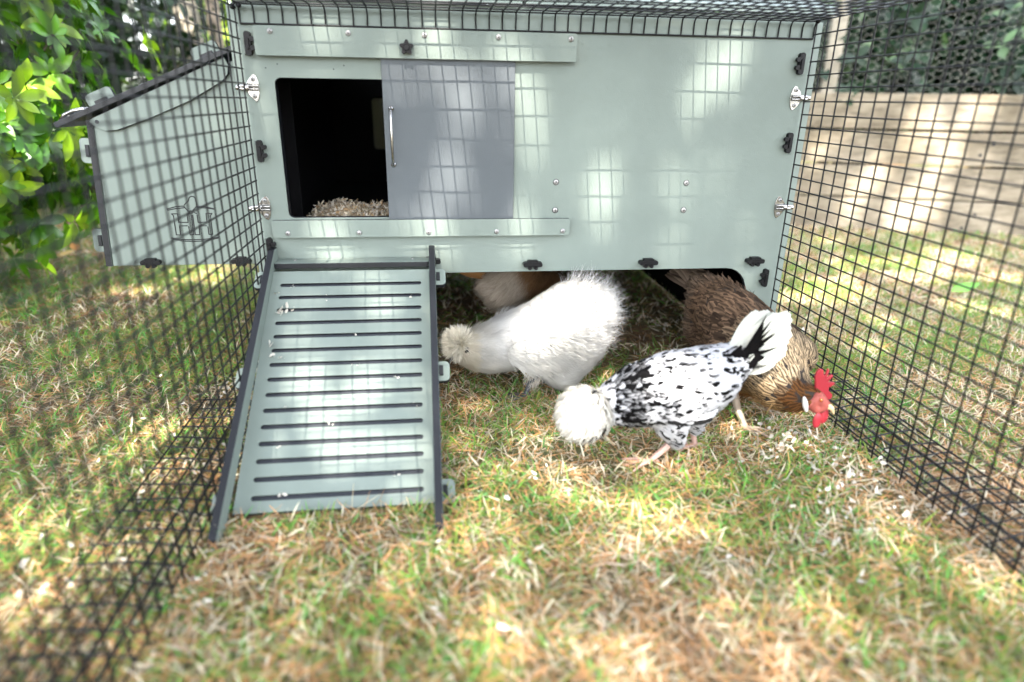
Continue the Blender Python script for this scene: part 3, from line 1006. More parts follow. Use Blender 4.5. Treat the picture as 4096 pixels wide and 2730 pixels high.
# ------------------------------------------------------------------ shade tree overhead (its gaps let the sun spots through)
def sunplane(P):
    """where the ray from P to the sun meets the ground plane (metres)"""
    P = np.asarray(P, float).reshape(-1, 3)
    return P[:, :2] - np.array([SUNV.x, SUNV.y]) / SUNV.z * P[:, 2:3]
SPOTS = [(13.9, 0.0, -1.0, 1.0), (10.8, 0.0, -3.2, 0.9), (21.3, 0.0, -3.9, 1.0), (21.6, 0.0, -8.1, 1.0), (28.1, 0.0, -11.6, 1.2), (14.7, 0.0, -11.2, 0.9), (36.5, 0.0, -2.7, 1.6), (23.9, 0.0, -0.6, 0.7), (6.0, 0.0, -0.4, 1.4), (4.4, 0.0, -14.7, 0.9), (13.5, 0.0, -14.9, 0.9), (20.1, 0.0, -14.9, 1.0), (5.3, 0.0, -16.8, 1.0), (19.6, 0.0, -2.4, 0.7), (19.9, 0.0, -3.9, 0.5), (1.2, 0.0, -5.8, 0.5), (15.8, 0.0, -4.9, 1.0), (8.3, -3.5, -18.5, 0.5), (9.1, -6.1, -20.2, 0.41), (9.4, -7.7, -21.2, 0.5), (3.2, -8.0, -21.4, 0.41), (4.3, -9.7, -22.5, 0.36), (4.9, -10.8, -23.2, 0.32), (3.9, -11.8, -23.9, 0.41), (5.1, -14.7, -25.7, 0.36), (12.0, -11.2, -23.5, 0.36), (11.9, -16.9, -27.1, 0.41), (3.7, -7.4, -21.0, 0.23), (23.7, -5.0, -19.5, 3.2), (21.4, -5.0, -23.1, 2.1), (25.7, -5.0, -22.1, 2.9), (27.1, -17.0, -21.8, 1.8), (29.6, -17.0, -22.6, 1.2), (22.6, -17.0, -23.2, 1.2), (34.3, -17.0, -18.5, 1.2), (106.6, 65.1, -9.3, 4.2), (100.2, 67.2, -17.6, 2.5), (108.2, 64.6, -24.1, 5.9), (96.7, 68.4, -23.7, 2.5), (114.9, 62.3, -5.3, 3.4), (111.7, 63.4, -13.2, 3.4), (89.5, 70.8, -13.0, 2.1), (-7.9, -9.6, -28.6, 1.2), (-9.3, -18.7, -28.6, 1.5), (-1.9, -6.0, -28.6, 1.4), (-11.3, -19.4, -28.6, 1.4), (20.7, -19.1, -28.6, 0.44), (34.1, -21.8, -28.6, 0.64), (33.7, -26.3, -28.6, 0.73), (15.6, -11.2, -28.6, 0.59), (40.9, -30.1, -28.6, 0.88), (85.5, 56.2, -28.6, 3.0), (83.2, 30.2, -28.6, 4.0), (79.6, 17.6, -28.6, 3.2), (96.5, 29.3, -28.6, 5.0), (58.3, 4.0, -28.6, 2.0), (32.6, -2.5, -28.6, 0.84), (3.8, -20.5, -28.6, 0.29), (26.4, -15.4, -28.6, 0.39), (81.8, 13.9, -28.6, 2.0), (76.5, 35.8, -28.6, 2.5), (90.0, 40.0, -28.6, 4.0), (28.0, -26.0, -28.6, 0.39), (36.0, -28.5, -28.6, 0.59), (-5.0, -13.5, -28.6, 1.2), (-4.0, -21.0, -28.6, 1.1), (16.5, -25.0, -28.6, 0.49), (31.0, -15.0, -28.6, 0.34), (70.0, 24.0, -28.6, 3.0), (65.0, 12.0, -28.6, 2.2), (100.0, 45.0, -28.6, 4.0), (62.0, 45.0, -28.6, 3.0), (-8.0, 40.0, -28.6, 1.5), (-6.0, 24.0, -28.6, 1.2), (-16.0, 34.0, -28.6, 1.2), (-25.0, 22.0, 1.3, 1.2), (-17.5, 24.0, -3.8, 2.2), (-28.4, 20.0, -9.9, 2.5), (-31.0, 20.0, -4.0, 1.8), (-24.0, 20.0, -14.0, 1.6), (-40.0, 118.0, 10.0, 6.0), (-26.0, 170.0, 10.0, 14.0)]
_r = np.random.default_rng(9)
SPOTS = SPOTS + [(_r.uniform(0, 44), 0, _r.uniform(-18, 1), _r.uniform(.05, .35)) for _ in range(16)] + \
    [(_r.uniform(-14, 46), _r.uniform(-34, -6), -28.6, _r.uniform(.15, .9)) for _ in range(170)] + \
    [(_r.uniform(-34, -18), _r.uniform(18, 32), _r.uniform(-16, 4), _r.uniform(1.5, 3.5)) for _ in range(16)]
SP = np.array([(*sunplane(WA([s[:3]]))[0], s[3] * K) for s in SPOTS])
shade = thing("shade_tree", "broad leafy tree shading the run from behind the viewer", "tree", (.6, -7.2, 0))
bm = bmesh.new()
add_tube(bm, [(.6, -7.2, -.1), (.62, -7.15, 1.5), (.55, -7.0, 3.2), (.5, -6.4, 5.2)], .24, 14, r1=.12)
for a in range(11):
    t = 2 * math.pi * a / 11
    e = Vector((.5 + 2.6 * math.cos(t), -4.6 + 2.4 * math.sin(t), 6.0 + .3 * math.sin(3 * t)))
    s = Vector((.52, -6.6, 4.4 + .06 * a))
    add_tube(bm, [s, s.lerp(e, .4) + Vector((0, 0, .25)), e], .07, 8, r1=.015)
bm_obj("trunk", bm, M['bark'], shade, smooth=True)
r = np.random.default_rng(123)
n = 140000
P = np.c_[r.uniform(-4.5, 4.2, n), r.uniform(-8.0, -0.7, n), r.uniform(5.6, 6.8, n)]
q = sunplane(P)
keepm = np.ones(n, bool)
for sx, sy, sr in SP:
    keepm &= ((q[:, 0] - sx) ** 2 + (q[:, 1] - sy) ** 2) > (.72 * sr + .019) ** 2
# ragged gaps between the boughs
gap = vnoise(np.c_[q, np.zeros(n)], 5.5, 4) + .5 * vnoise(np.c_[q, np.zeros(n)], 13, 8)
thick = (q[:, 0] > 1.25) & (q[:, 1] > .2) & ((q[:, 0] - WO.x) * WN.x + (q[:, 1] - WO.y) * WN.y > .12)                       # crown is thinner over the right lawn
keepm &= ~((gap > .78) & thick)
P = P[keepm]
A = r.normal(size=P.shape) * .5 + np.array([0, 0, 1.])
D = norm(np.c_[r.normal(size=(len(P), 2)), r.normal(size=len(P)) * .3])
L = r.uniform(.05, .09, len(P))
col = np.array([[.05, .12, .02]]) * r.uniform(.7, 1.3, (len(P), 1))
strip_obj("crown", [strips(P - D * L[:, None] / 2, D, A, L, L * .6, [.1, .8, 1, .7, .08], -.2, col, col)], M['canopy'], shade)

# ================================================================== GRASS
SRGB = lambda r_, g, b: np.array([r_, g, b])
def in_frame(x, y):
    dx, dy = x - .332, y + 1.34
    f = .118 * dx + .9286 * dy
    s = .9926 * dx - .1208 * dy
    return (dy > .42) & (np.abs(s) < .88 * (f * .95 + .25) + .1)
def lawn_points(n, y0, y1, r):
    y = r.uniform(y0, y1, n); h = .95 * (y + 1.34) + .35
    x = .332 + .127 * (y + 1.34) + r.uniform(-1, 1, n) * h
    m = in_frame(x, y)
    # nothing grows through the deck's lower end or the coop's legs or behind the boards
    yc, xc = y / K, x / K
    m &= ~((xc > .3) & (xc < 13.4) & (yc < -16.5) & (yc > -19.6))
    sd = (x - WO.x) * WN.x + (y - WO.y) * WN.y
    m &= sd > -.01
    shade_thin = (xc > 0) & (xc < 44) & (yc > 1.5) & (yc < 42)        # blades thinned under the coop to deepen its shade
    m &= ~(shade_thin & (r.random(n) < .72))
    return x[m], y[m]
bands = [(-.95, -.3, 1.0), (-.3, .5, .8), (.5, 1.5, .55), (1.5, 3.2, .28)]
parts_g, parts_d = [], []
r = np.random.default_rng(2024)
for (y0, y1, dens) in bands:
    area = (y1 - y0) * 2 * (.95 * ((y0 + y1) / 2 + 1.34) + .35)
    sc = 1.0 if y1 < .6 else 1.35 if y1 < 1.6 else 1.8
    # ---- living and bleached blades
    n = int(area * 27000 * dens)
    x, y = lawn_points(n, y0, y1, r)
    n = len(x)
    p3 = np.c_[x, y, np.zeros(n)]
    patch = vnoise(p3, 9, 3) + .7 * vnoise(p3, 26, 9)            # tufts of green
    pgreen = np.clip(.60 + .42 * patch + .16 * (x < 0) - .08 * ((y > -.3) & (x > 0)), .06, .92)
    keep = r.random(n) < np.clip(.55 + .5 * patch + .25, .25, 1)
    x, y, pgreen, patch = x[keep], y[keep], pgreen[keep], patch[keep]; n = len(x)
    green = r.random(n) < pgreen
    D = np.c_[r.normal(size=(n, 2)) * .75, r.uniform(.15, 1.1, n)]
    hn = norm(np.c_[r.normal(size=(n, 2)), r.uniform(.1, .8, n)])
    L = r.uniform(.013, .040, n) * np.where(green, 1.0, .9)
    Wd = r.uniform(.0015, .0038, n) * sc
    g = np.stack([r.uniform(.10, .28, n), r.uniform(.27, .46, n), r.uniform(.04, .13, n)], 1)
    s = np.array([[.84, .74, .57]]) * r.uniform(.55, 1.25, (n, 1)) + r.uniform(-.03, .03, (n, 3))
    c1 = np.where(green[:, None], g, s)
    c0 = np.where(green[:, None], g * .75 + np.array([[.05, .03, .01]]), s * .85)
    P = np.c_[x, y, np.full(n, -.004)]
    parts_g.append(strips(P, D, hn, L, Wd, [.9, 1, .85, .55, .05], r.uniform(-.7, -.05, n), np.clip(c0, 0, .9), np.clip(c1, 0, .9)))
    # ---- dead needles and thatch lying flat
    n = int(area * 12500 * dens)
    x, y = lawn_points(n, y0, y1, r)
    n = len(x)
    ang = r.uniform(0, 2 * math.pi, n)
    D = np.c_[np.cos(ang), np.sin(ang), r.normal(size=n) * .16]
    N = np.c_[r.normal(size=(n, 2)) * .25, np.ones(n)]
    orange = r.random(n) < .72
    c = np.where(orange[:, None], np.array([[.64, .34, .15]]), np.array([[.64, .51, .32]])) * r.uniform(.5, 1.25, (n, 1))
    P = np.c_[x, y, r.uniform(0.0, .012, n)]
    parts_d.append(strips(P, D, N, r.uniform(.02, .055, n), r.uniform(.0007, .0014, n) * sc, [.7, 1, 1, .4], r.uniform(-.25, .25, n), np.clip(c, 0, .9), np.clip(c * .9, 0, .9)))
tag(strip_obj("grass", parts_g, M['grass'], smooth=False), "short patchy lawn grass, green and straw coloured blades", "grass", kind='stuff')
tag(strip_obj("dry_needles", parts_d, M['dry'], smooth=False), "orange brown dry needles and thatch lying on the lawn", "dry needles", kind='stuff')

# ---- stray wood shavings kicked onto the lawn and ramp
cl = [(39.8, -15.5, 1.8, 30), (37.8, -14.6, 2.0, 34), (36.8, -23, 1.6, 12), (41.3, -21.1, 2.0, 24), (40.5, -18.5, 2.6, 22), (43, -16.5, 1.4, 10), (-9, -6.8, 4, 12), (-6.4, 3, 4, 10), (-4.3, -23.4, 3, 14),
      (-9, -22.2, 2.5, 10), (-3, -.5, 1.6, 36), (-2.4, 1.5, 1.6, 30), (-4, -13, 3, 26), (30.9, -7.6, 3, 10), (22.7, -19, 5, 12), (.3, -24.2, 1.5, 8), (15, -19, 4, 8), (16, 28, 5, 50), (38, 14, 5, 24), (30, -26, 8, 10), (52, -10, 9, 16), (20, -28, 9, 7)]
pts = []
for cx, cy, sdv, m in cl:
    pts.append(np.c_[r.normal(cx, sdv, m), r.normal(cy, sdv, m)])
pts = np.concatenate(pts); n = len(pts)
P = WA(np.c_[pts, np.full(n, -GZ)]); P[:, 2] += r.uniform(.003, .018, n)
ms = (pts[:, 0] > .3) & (pts[:, 0] < 13.4) & (pts[:, 1] > -19.6) & (pts[:, 1] < 0)
P = P[~ms]
# crumbs on the ramp deck
def deck_pt(x, t): return top + OX * x + rd * (t * K) + ru * (.02 * K)
rp = [(1.75, 4.1, 1), (1.95, 4.25, 1), (2.3, 3.85, 1), (1.6, 7.2, 1), (1.75, 8.2, 1), (2.3, 8.25, .6), (2.4, 1.6, .5), (5.0, 3.1, .4), (11.5, 2.9, .5), (7.5, 6.7, .4), (7.6, 9.2, .4), (10.3, 10.5, .6),
      (3.1, 12.5, .4), (5.8, 13.6, .5), (10.6, 17.9, .4), (3.2, 15.6, .4), (3.6, 18.8, .6), (1.2, 2.2, .5), (11.9, 12.9, .4), (6.3, 14.0, .3)]
RP = np.array([deck_pt(a, b) for a, b, _ in rp for _k in range(2)])
rs = np.array([c for a, b, c in rp for _k in range(2)])
P2 = np.concatenate([P, RP]); n = len(P2)
sz = np.concatenate([r.uniform(.004, .0115, len(P)), .011 * rs])
D = np.c_[r.normal(size=(n, 2)), r.normal(size=n) * .3]
N = np.c_[r.normal(size=(n, 2)) * .5, np.ones(n)]
c = ONE(n, (.62, .58, .51)) * r.uniform(.85, 1.1, (n, 1))
fl = [strips(P2 + r.normal(size=(n, 3)) * .002, D, N, sz, sz * r.uniform(.5, .9, n), [.5, 1, .9, .5], r.uniform(-.9, .9, n), c, c)]
D2 = np.c_[r.normal(size=(n, 2)), r.normal(size=n) * .5]
fl.append(strips(P2 + r.normal(size=(n, 3)) * .004, D2, N + r.normal(size=(n, 3)) * .6, sz * .8, sz * .5, [.5, 1, .9, .5], r.uniform(-1, 1, n), c, c))
tag(strip_obj("scattered_shavings", fl, M['shaving']), "white wood shavings scattered over the grass and ramp", "wood shavings", kind='stuff')

# ---- single fallen leaves
for i, (x, y, ln, ang, c, lab) in enumerate([
        (-41.8, 46.1, .075, .5, (.55, .36, .07), "pale yellow fallen leaf lying near the left shrub"),
        (-40.5, 50.5, .075, 2.2, (.50, .22, .04), "orange brown fallen leaf farthest back near the left shrub"),
        (-42.5, 40.5, .05, 1.2, (.62, .5, .05), "small bright yellow fallen leaf beside the left shrub"),
        (80.0, 19.5, .1, .1, (.16, .42, .05), "long fresh green leaf lying on the sunny right lawn")]):
    p = W(x, y, -GZ) + Vector((0, 0, .03))
    cc = ONE(1, c)
    v, f, cl_ = strips(np.array([[0, 0, 0.]]), np.array([[math.cos(ang), math.sin(ang), .1]]), np.array([[.1, -.35, 1.]]), np.array([ln]), np.array([ln * .42]), [.1, .7, 1, .9, .6, .05], np.array([.15]), cc, cc, cc * 1.15, .25)
    me = np_mesh("fallen_leaf", v, f, cl_)
    me.materials.append(M['leaf'])
    o = bpy.data.objects.new("fallen_leaf", me); COL.objects.link(o); o.location = p
    tag(o, lab, "leaf", "fallen leaves")

# ================================================================== HENS
def feathers(name, me, n, seed, chain, ln, wd, lift, colfn, mat, parent, prof=(.35, .8, 1, .85, .3), droop=.15, keep=None, bendv=-.18, out=0.001):
    """overlapping contour feathers (or fluff strands) laid tailward over the body skin"""
    P, N = sample(me, n, seed)
    if keep is not None:
        m = keep(P); P, N = P[m], N[m]
    T, S = flow(P, chain)
    r = np.random.default_rng(seed + 5)
    Tt = tangent(T + np.array([0, 0, -droop]) + r.normal(size=P.shape) * .16, N)
    lf = lift(S, P, r) if callable(lift) else np.full(len(P), lift)
    D = norm(Tt * np.cos(lf)[:, None] + N * np.sin(lf)[:, None])
    Ln = ln(S, P, r); Wn_ = wd(S, P, r)
    c0, c1, cm = colfn(S, P, N, r)
    return strips(P + N * out - Tt * (Ln * .3)[:, None], D, N, Ln, Wn_, list(prof), bendv, np.clip(c0, 0, .92), np.clip(c1, 0, .92), None if cm is None else np.clip(cm, 0, .92), -.12)

def leg(name_mat, parent, pts, toes, r0, r1, hindtoe=True):
    """shank from the hock down, three front toes and a hind toe, with claws, one skin"""
    nodes = [(*p, r0 + (r1 - r0) * i / max(1, len(pts) - 1)) for i, p in enumerate(pts)]
    chains = [list(range(len(pts)))]
    f = len(pts) - 1
    for t in toes:
        a = nodes[f]
        mid = tuple((a[k] * .5 + t[k] * .5) for k in range(2)) + (max(a[2], t[2]) * .6 + min(a[2], t[2]) * .4 + .12,)
        nodes.append((*mid, r1 * .62)); nodes.append((t[0], t[1], t[2], r1 * .48))
        tip = (t[0] + (t[0] - mid[0]) * .35, t[1] + (t[1] - mid[1]) * .35, t[2] - .08)
        nodes.append((*tip, r1 * .16))
        k = len(nodes)
        chains.append([f, k - 3, k - 2, k - 1])
    me = blob(nodes, chains, 0.0011, 2)
    return link_mesh("leg", me, name_mat, parent, True)

def toes_at(p, ang, ln=1.5, spread=.55, hind=.7):
    z = -GZ + .12
    return [(p[0] + ln * math.cos(ang + a), p[1] + ln * math.sin(ang + a), z) for a in (-spread, 0, spread)] + \
           [(p[0] - hind * math.cos(ang), p[1] - hind * math.sin(ang), z + .05)]

def ball(bm, c, r, sub=2, sc=(1, 1, 1)):
    bmesh.ops.create_icosphere(bm, subdivisions=sub, radius=r * K, matrix=Matrix.Translation(W(*c)) @ Matrix.Diagonal((*sc, 1)))

def one_ball(name, c, r, mat, parent, sc=(1, 1, 1)):
    bm = bmesh.new(); ball(bm, c, r, 3, sc); return bm_obj(name, bm, mat, parent, smooth=True)

# ---------------------------------------------------------------- white silkie
silk = thing("silkie_hen", "fluffy pure white silkie hen pecking with its head low, beside the ramp", "hen", W(22.5, -3, -GZ))
SN = [(15.5, -3.6, -23.95, 0.72), (16.45, -3.4, -24.45, 1.55), (17.77, -3.2, -24.5, 2.05), (19.8, -3.0, -24.0, 2.45), (22.3, -3.0, -23.25, 2.75), (24.7, -3.0, -22.0, 3.0), (24.9, -3.0, -24.1, 2.75), (23.9, -3.9, -26.3, 1.75), (23.2, -2.2, -26.0, 1.2), (25.9, -3, -21.4, 2.3)]
me = blob(SN, [[0, 1, 2, 3, 4, 5, 9], [4, 6, 7], [5, 6], [4, 8]], .0045, 8)
body = link_mesh("body", me, M['bodywhite'], silk, True)
world_me = me.copy(); world_me.transform(Matrix.Translation(root_loc(silk)))
def silk_col(S, P, N, r):
    n = len(P)
    cream = np.clip(1.0 - S * 2.6, 0, 1)[:, None] * .8 + .10 * np.clip(vnoise(P, 30, 2), 0, 1)[:, None]
    c = np.array([[.56, .55, .525]]) * (1 - cream) + np.array([[.54, .45, .27]]) * cream
    c = c * r.uniform(.93, 1.06, (n, 1))
    c = c * (1 - .16 * np.clip(vnoise(P, 55, 31) + .3, 0, 1)[:, None])
    return c * .92, c, None
pf = []
def tailness(P): return np.clip((P[:, 0] / K - 23.6) / 4.5, 0, 1)
lift = lambda S, P, r: .2 + .16 * np.clip(1 - S * 2.2, 0, 1) + .3 * tailness(P) * np.clip((P[:, 2] / K - 3.2) / 2, 0, 1) + r.uniform(-.1, .22, len(P))
pf.append(feathers("f", world_me, 46000, 3, SN[:6] + [SN[9]], lambda S, P, r: (.024 + .014 * tailness(P)) * r.uniform(.55, 1.2, len(P)), lambda S, P, r: r.uniform(.0007, .0016, len(P)), lift, silk_col, None, silk,
                   prof=(1, .9, .6, .12), droop=.45, bendv=-.25))
# saddle and wing fringe, longer combed fluff
pf.append(feathers("f", world_me, 3000, 8, SN[:6] + [SN[9]], lambda S, P, r: r.uniform(.02, .036, len(P)), lambda S, P, r: r.uniform(.0012, .003, len(P)), lambda S, P, r: r.uniform(.1, .45, len(P)), silk_col, None, silk,
                   prof=(1, .9, .6, .08), droop=.5, bendv=-.3, keep=lambda P: P[:, 0] / K > 18.5))
# shaggy collar behind the crest
pf.append(feathers("f", world_me, 16000, 81, SN[:6] + [SN[9]], lambda S, P, r: r.uniform(.016, .03, len(P)), lambda S, P, r: r.uniform(.0008, .0018, len(P)), lambda S, P, r: .45 + .4 * np.clip(vnoise(P, 70, 6), -1, 1) + r.uniform(-.1, .25, len(P)), silk_col, None, silk,
                   prof=(1, .9, .6, .1), droop=.35, bendv=-.3, keep=lambda P: P[:, 0] / K < 19.8))
# loose wisps that break the outline at the tail
r = np.random.default_rng(33)
P, N = sample(world_me, 9000, 44)
m = (P[:, 0] / K > 24.2) & (P[:, 2] / K > 4.5); P, N = P[m], N[m]
D = norm(N * .75 + np.array([.55, 0, .42]) + r.normal(size=P.shape) * .35)
n = len(P)
c = np.array([[.46, .45, .44]]) * r.uniform(.9, 1.05, (n, 1))
pf.append(strips(P, D, norm(r.normal(size=P.shape)), r.uniform(.018, .046, n), r.uniform(.0005, .0011, n), [1, .8, .5, .1], r.uniform(-.9, .5, n), c, c))
strip_obj("plumage", pf, M['fluff'], silk)
# folded wing: a loose shield of longer fluff with a combed lower fringe
r = np.random.default_rng(91)
n = 5200
a = r.uniform(0, 2 * math.pi, n); q_ = r.random(n) ** .5
wx, wz = 22.0 + 3.0 * q_ * np.cos(a), -23.6 + 1.75 * q_ * np.sin(a)
wz = wz + .18 * (wx - 22)
wy = -5.55 - .55 * np.sqrt(np.clip(1 - q_ ** 2, 0, 1)) + .12 * (wx - 22)
P = WA(np.c_[wx, wy, wz])
D = np.c_[.9 + r.normal(size=n) * .2, -.05 + r.normal(size=n) * .14, -.42 + r.normal(size=n) * .22]
tone = (.86 + .14 * r.random((n, 1))) * (1 - .12 * np.clip(vnoise(P, 45, 5), 0, 1)[:, None])
c = np.array([[.46, .45, .42]]) * tone
strip_obj("wing", [strips(P, D, np.tile([0, -1., .2], (n, 1)), r.uniform(.025, .05, n), r.uniform(.001, .0026, n), [1, .9, .6, .1], r.uniform(-.25, .12, n), c * .93, c)], M['fluff'], silk)
# powder puff crest and beard
r = np.random.default_rng(17)
n = 7000
d = norm(r.normal(size=(n, 3)))
ctr = WA([[15.25, -3.8, -23.8]])[0]
P = ctr + d * .011 * r.random((n, 1))
D = norm(d + np.array([-.25, 0, .1]))
L = .033 * r.uniform(.7, 1.12, n)
c = np.array([[.74, .70, .60]]) * r.uniform(.85, 1.08, (n, 1))
strip_obj("crest", [strips(P, D, norm(r.normal(size=(n, 3))), L, r.uniform(.0008, .0018, n), [1, .9, .7, .15], r.uniform(-.25, .25, n), c * .9, c)], M['fluff'], silk)
one_ball("face", (15.85, -4.75, -24.05), .3, M['slateshank'], silk, (.8, .6, 1.1))
one_ball("eye", (15.75, -5.0, -24.0), .13, M['pupil'], silk)
bm = bmesh.new()
add_tube(bm, [W(14.9, -4.2, -24.5), W(14.5, -4.3, -24.95), W(14.3, -4.3, -25.35)], .2 * K, 8, r1=.04 * K)
bm_obj("beak", bm, M['slateshank'], silk, smooth=True)
for (hp, fp, a) in (((22.0, -4.6, -26.0), (20.7, -4.5, -28.4), math.pi + .15), ((23.3, -1.9, -26.0), (22.6, -2.0, -28.4), math.pi)):
    mid = (fp[0] + .45, fp[1] + .05, -27.2)
    lg = leg(M['slateshank'], silk, [hp, mid, fp], toes_at(fp, a, 1.55, .5), .34, .2)
# feathering on the shanks
n = 500
P = WA(np.c_[r.normal(21.5, .3, n), r.normal(-4.4, .2, n), r.uniform(-27.3, -26.2, n)])
D = norm(np.c_[-r.random(n) * .6, r.normal(size=n) * .5, -np.ones(n) * .8])
c = np.array([[.68, .62, .54]]) * r.uniform(.6, 1.1, (n, 1))
strip_obj("leg_fluff", [strips(P, D, norm(r.normal(size=(n, 3))), r.uniform(.01, .02, n), .0012, [1, .9, .6, .1], r.uniform(-.3, .3, n), c, c)], M['fluff'], silk)

# ---------------------------------------------------------------- mottled crested hen
pol = thing("crested_hen", "black and white mottled hen with a round white crest, head lowered", "hen", W(29, -15.4, -GZ))
PN = [(23.5, -16.5, -24.4, 0.85), (24.85, -16.0, -23.8, 1.32), (26.72, -15.6, -23.4, 2.15), (29.35, -15.2, -23.15, 2.62), (31.76, -14.9, -22.55, 2.2), (33.34, -14.6, -21.77, 1.45), (34.28, -14.4, -21.13, 0.8),
      (29.0, -16.0, -25.3, 1.15), (29.5, -16.0, -26.7, .55), (31.3, -14.2, -25.8, 1.0), (31.68, -14.0, -27.0, .45)]
me = blob(PN, [[0, 1, 2, 3, 4, 5, 6], [3, 7, 8], [4, 9, 10]], .004, 8)
link_mesh("body", me, M['bodygrey'], pol, True)
wm = me.copy(); wm.transform(Matrix.Translation(root_loc(pol)))
def pol_col(S, P, N, r):
    n = len(P)
    x = P[:, 0] / K; z = P[:, 2] / K - GZ
    nz = vnoise(P, 75, 12) + .6 * vnoise(P, 150, 13)
    pb = .25 + .12 * nz
    pb += .9 * np.exp(-((x - 25.75 - .12 * (z + 23.5)) / 1.05) ** 2)              # black shawl behind the crest
    pb += .45 * np.clip((x - 32.4) / 1.5, 0, 1) * (z > -23)
    blk = r.random(n) < np.clip(pb, .03, .97)
    w = np.array([[.41, .41, .425]]) * r.uniform(.9, 1.06, (n, 1))
    k = np.array([[.0022, .002, .0022]]) * r.uniform(.6, 2.0, (n, 1))
    tipw = r.random((n, 1)) < .33
    c0 = np.where(blk[:, None], k, np.where(r.random((n, 1)) < .25, k, w))
    c1 = np.where(blk[:, None], np.where(tipw, w, k), w)
    return c0, c1, np.where(blk[:, None], k, w)
pf = [feathers("f", wm, 6000, 5, PN[:7], lambda S, P, r: (.0115 + .012 * np.clip(S * 1.3, 0, 1)) * r.uniform(.8, 1.2, len(P)), lambda S, P, r: (.0078 + .005 * np.clip(S, 0, 1)) * r.uniform(.8, 1.2, len(P)), lambda S, P, r: r.uniform(.05, .26, len(P)), pol_col, None, pol, prof=(.5, .9, 1, .95, .45), droop=.18),
      feathers("f", wm, 2200, 6, PN[:7], lambda S, P, r: r.uniform(.01, .018, len(P)), lambda S, P, r: r.uniform(.005, .009, len(P)), lambda S, P, r: r.uniform(.1, .4, len(P)), pol_col, None, pol, prof=(.5, 1, .9, .3), droop=.25)]
strip_obj("plumage", pf, M['feather'], pol)
# folded wing: long white flights along the flank
wf = []
r = np.random.default_rng(61)
for k in range(13):
    p = WA([[28.2 + .22 * k, -17.55 + .05 * k, -24.4 + .17 * k + r.uniform(-.1, .1)]])
    d = np.array([[.95, .08, -.08 + .035 * k]])
    wht = ONE(1, (.43, .43, .44) if k % 3 else (.012, .012, .012))
    wf.append(strips(p, d, np.array([[-.05, -1, .25]]), np.array([.088 - .002 * k]), np.array([.016]), [.5, .9, 1, 1, .85, .3], np.array([-.12]), wht, wht, wht * .95, -.1))
strip_obj("wing", wf, M['feather'], pol)
# tail fan
tf = []
K0 = (.0022, .002, .0022); WH = (.44, .455, .42)
def quill(p, a, ln, wd, c, yaw=0.0, prof=(.35, .8, 1, 1.04, 1, .8, .3), tipc=None, bend=0.0):
    c0 = ONE(1, c); c1 = ONE(1, tipc if tipc else c)
    tf.append(strips(WA([p]), np.array([[math.cos(a), yaw, math.sin(a)]]), np.array([[.12, -1, .12]]), np.array([ln * K]), np.array([wd]), list(prof), np.array([bend]), c0, c1, np.minimum(ONE(1, c) * 1.1, .9), -.08))
for k in range(14):           # broad white fan, low and to the rear
    quill((33.5, -14.35 - .035 * k, -21.9 + .05 * k), -.03 + .068 * k + r.uniform(-.02, .02), 3.7 + .075 * k + r.uniform(-.15, .15), .042, WH, .1 - .02 * k, bend=.03)
for k in range(8):           # upright white plumes seen past the black ones
    quill((33.2, -14.5 - .05 * k, -21.4), .78 + .07 * k, 4.6 - .12 * k, .026, WH, -.03 * (k % 3), bend=.05)
for k in range(24):          # black streaks between them
    quill((33.0 + .03 * k, -15.0 - .03 * k, -21.7 + .02 * k), .3 + .04 * k + r.uniform(-.03, .03), r.uniform(2.0, 3.7), .015, K0, r.uniform(-.08, .05), (.6, 1, .9, .7, .45, .25, .05), bend=r.uniform(-.08, .08))
for k in range(26):          # black coverts hiding the quills
    quill((32.2 + .07 * k, -16.0 + .03 * k, -22.0 + .12 * (k % 8)), r.uniform(0, 1.0), r.uniform(1.2, 2.1), .02, K0, .0, (.5, .95, 1, .95, .8, .55, .2), tipc=WH if k % 5 == 0 else None, bend=-.08)
strip_obj("tail", tf, M['feather'], pol)
# crest: soft ball of long petals
n = 9000
d = norm(r.normal(size=(n, 3)))
ctr = WA([[22.85, -16.55, -24.05]])[0]
apex = norm(np.array([[.45, .15, .88]]))
rr_ = .026 + .018 * r.random((n, 1)) ** .7
P = ctr + d * rr_
D = tangent(np.broadcast_to(-apex, d.shape) + r.normal(size=d.shape) * .16, d)
D = norm(D + d * r.uniform(.02, .3, (n, 1)))
dark = ((d[:, 0] > -.15) & (d[:, 2] < -.3) & (r.random(n) < .55)) | ((d[:, 2] > .7) & (d[:, 0] > .1) & (r.random(n) < .16))
c = np.where(dark[:, None], np.array([[.012, .011, .012]]), np.array([[.56, .54, .485]]) * r.uniform(.88, 1.06, (n, 1)))
strip_obj("crest", [strips(P, D, d, .026 * r.uniform(.7, 1.15, n), r.uniform(.002, .0052, n), [.5, .9, 1, .75, .25], r.uniform(-.35, -.05, n), c * .93, c)], M['fluff'], pol)
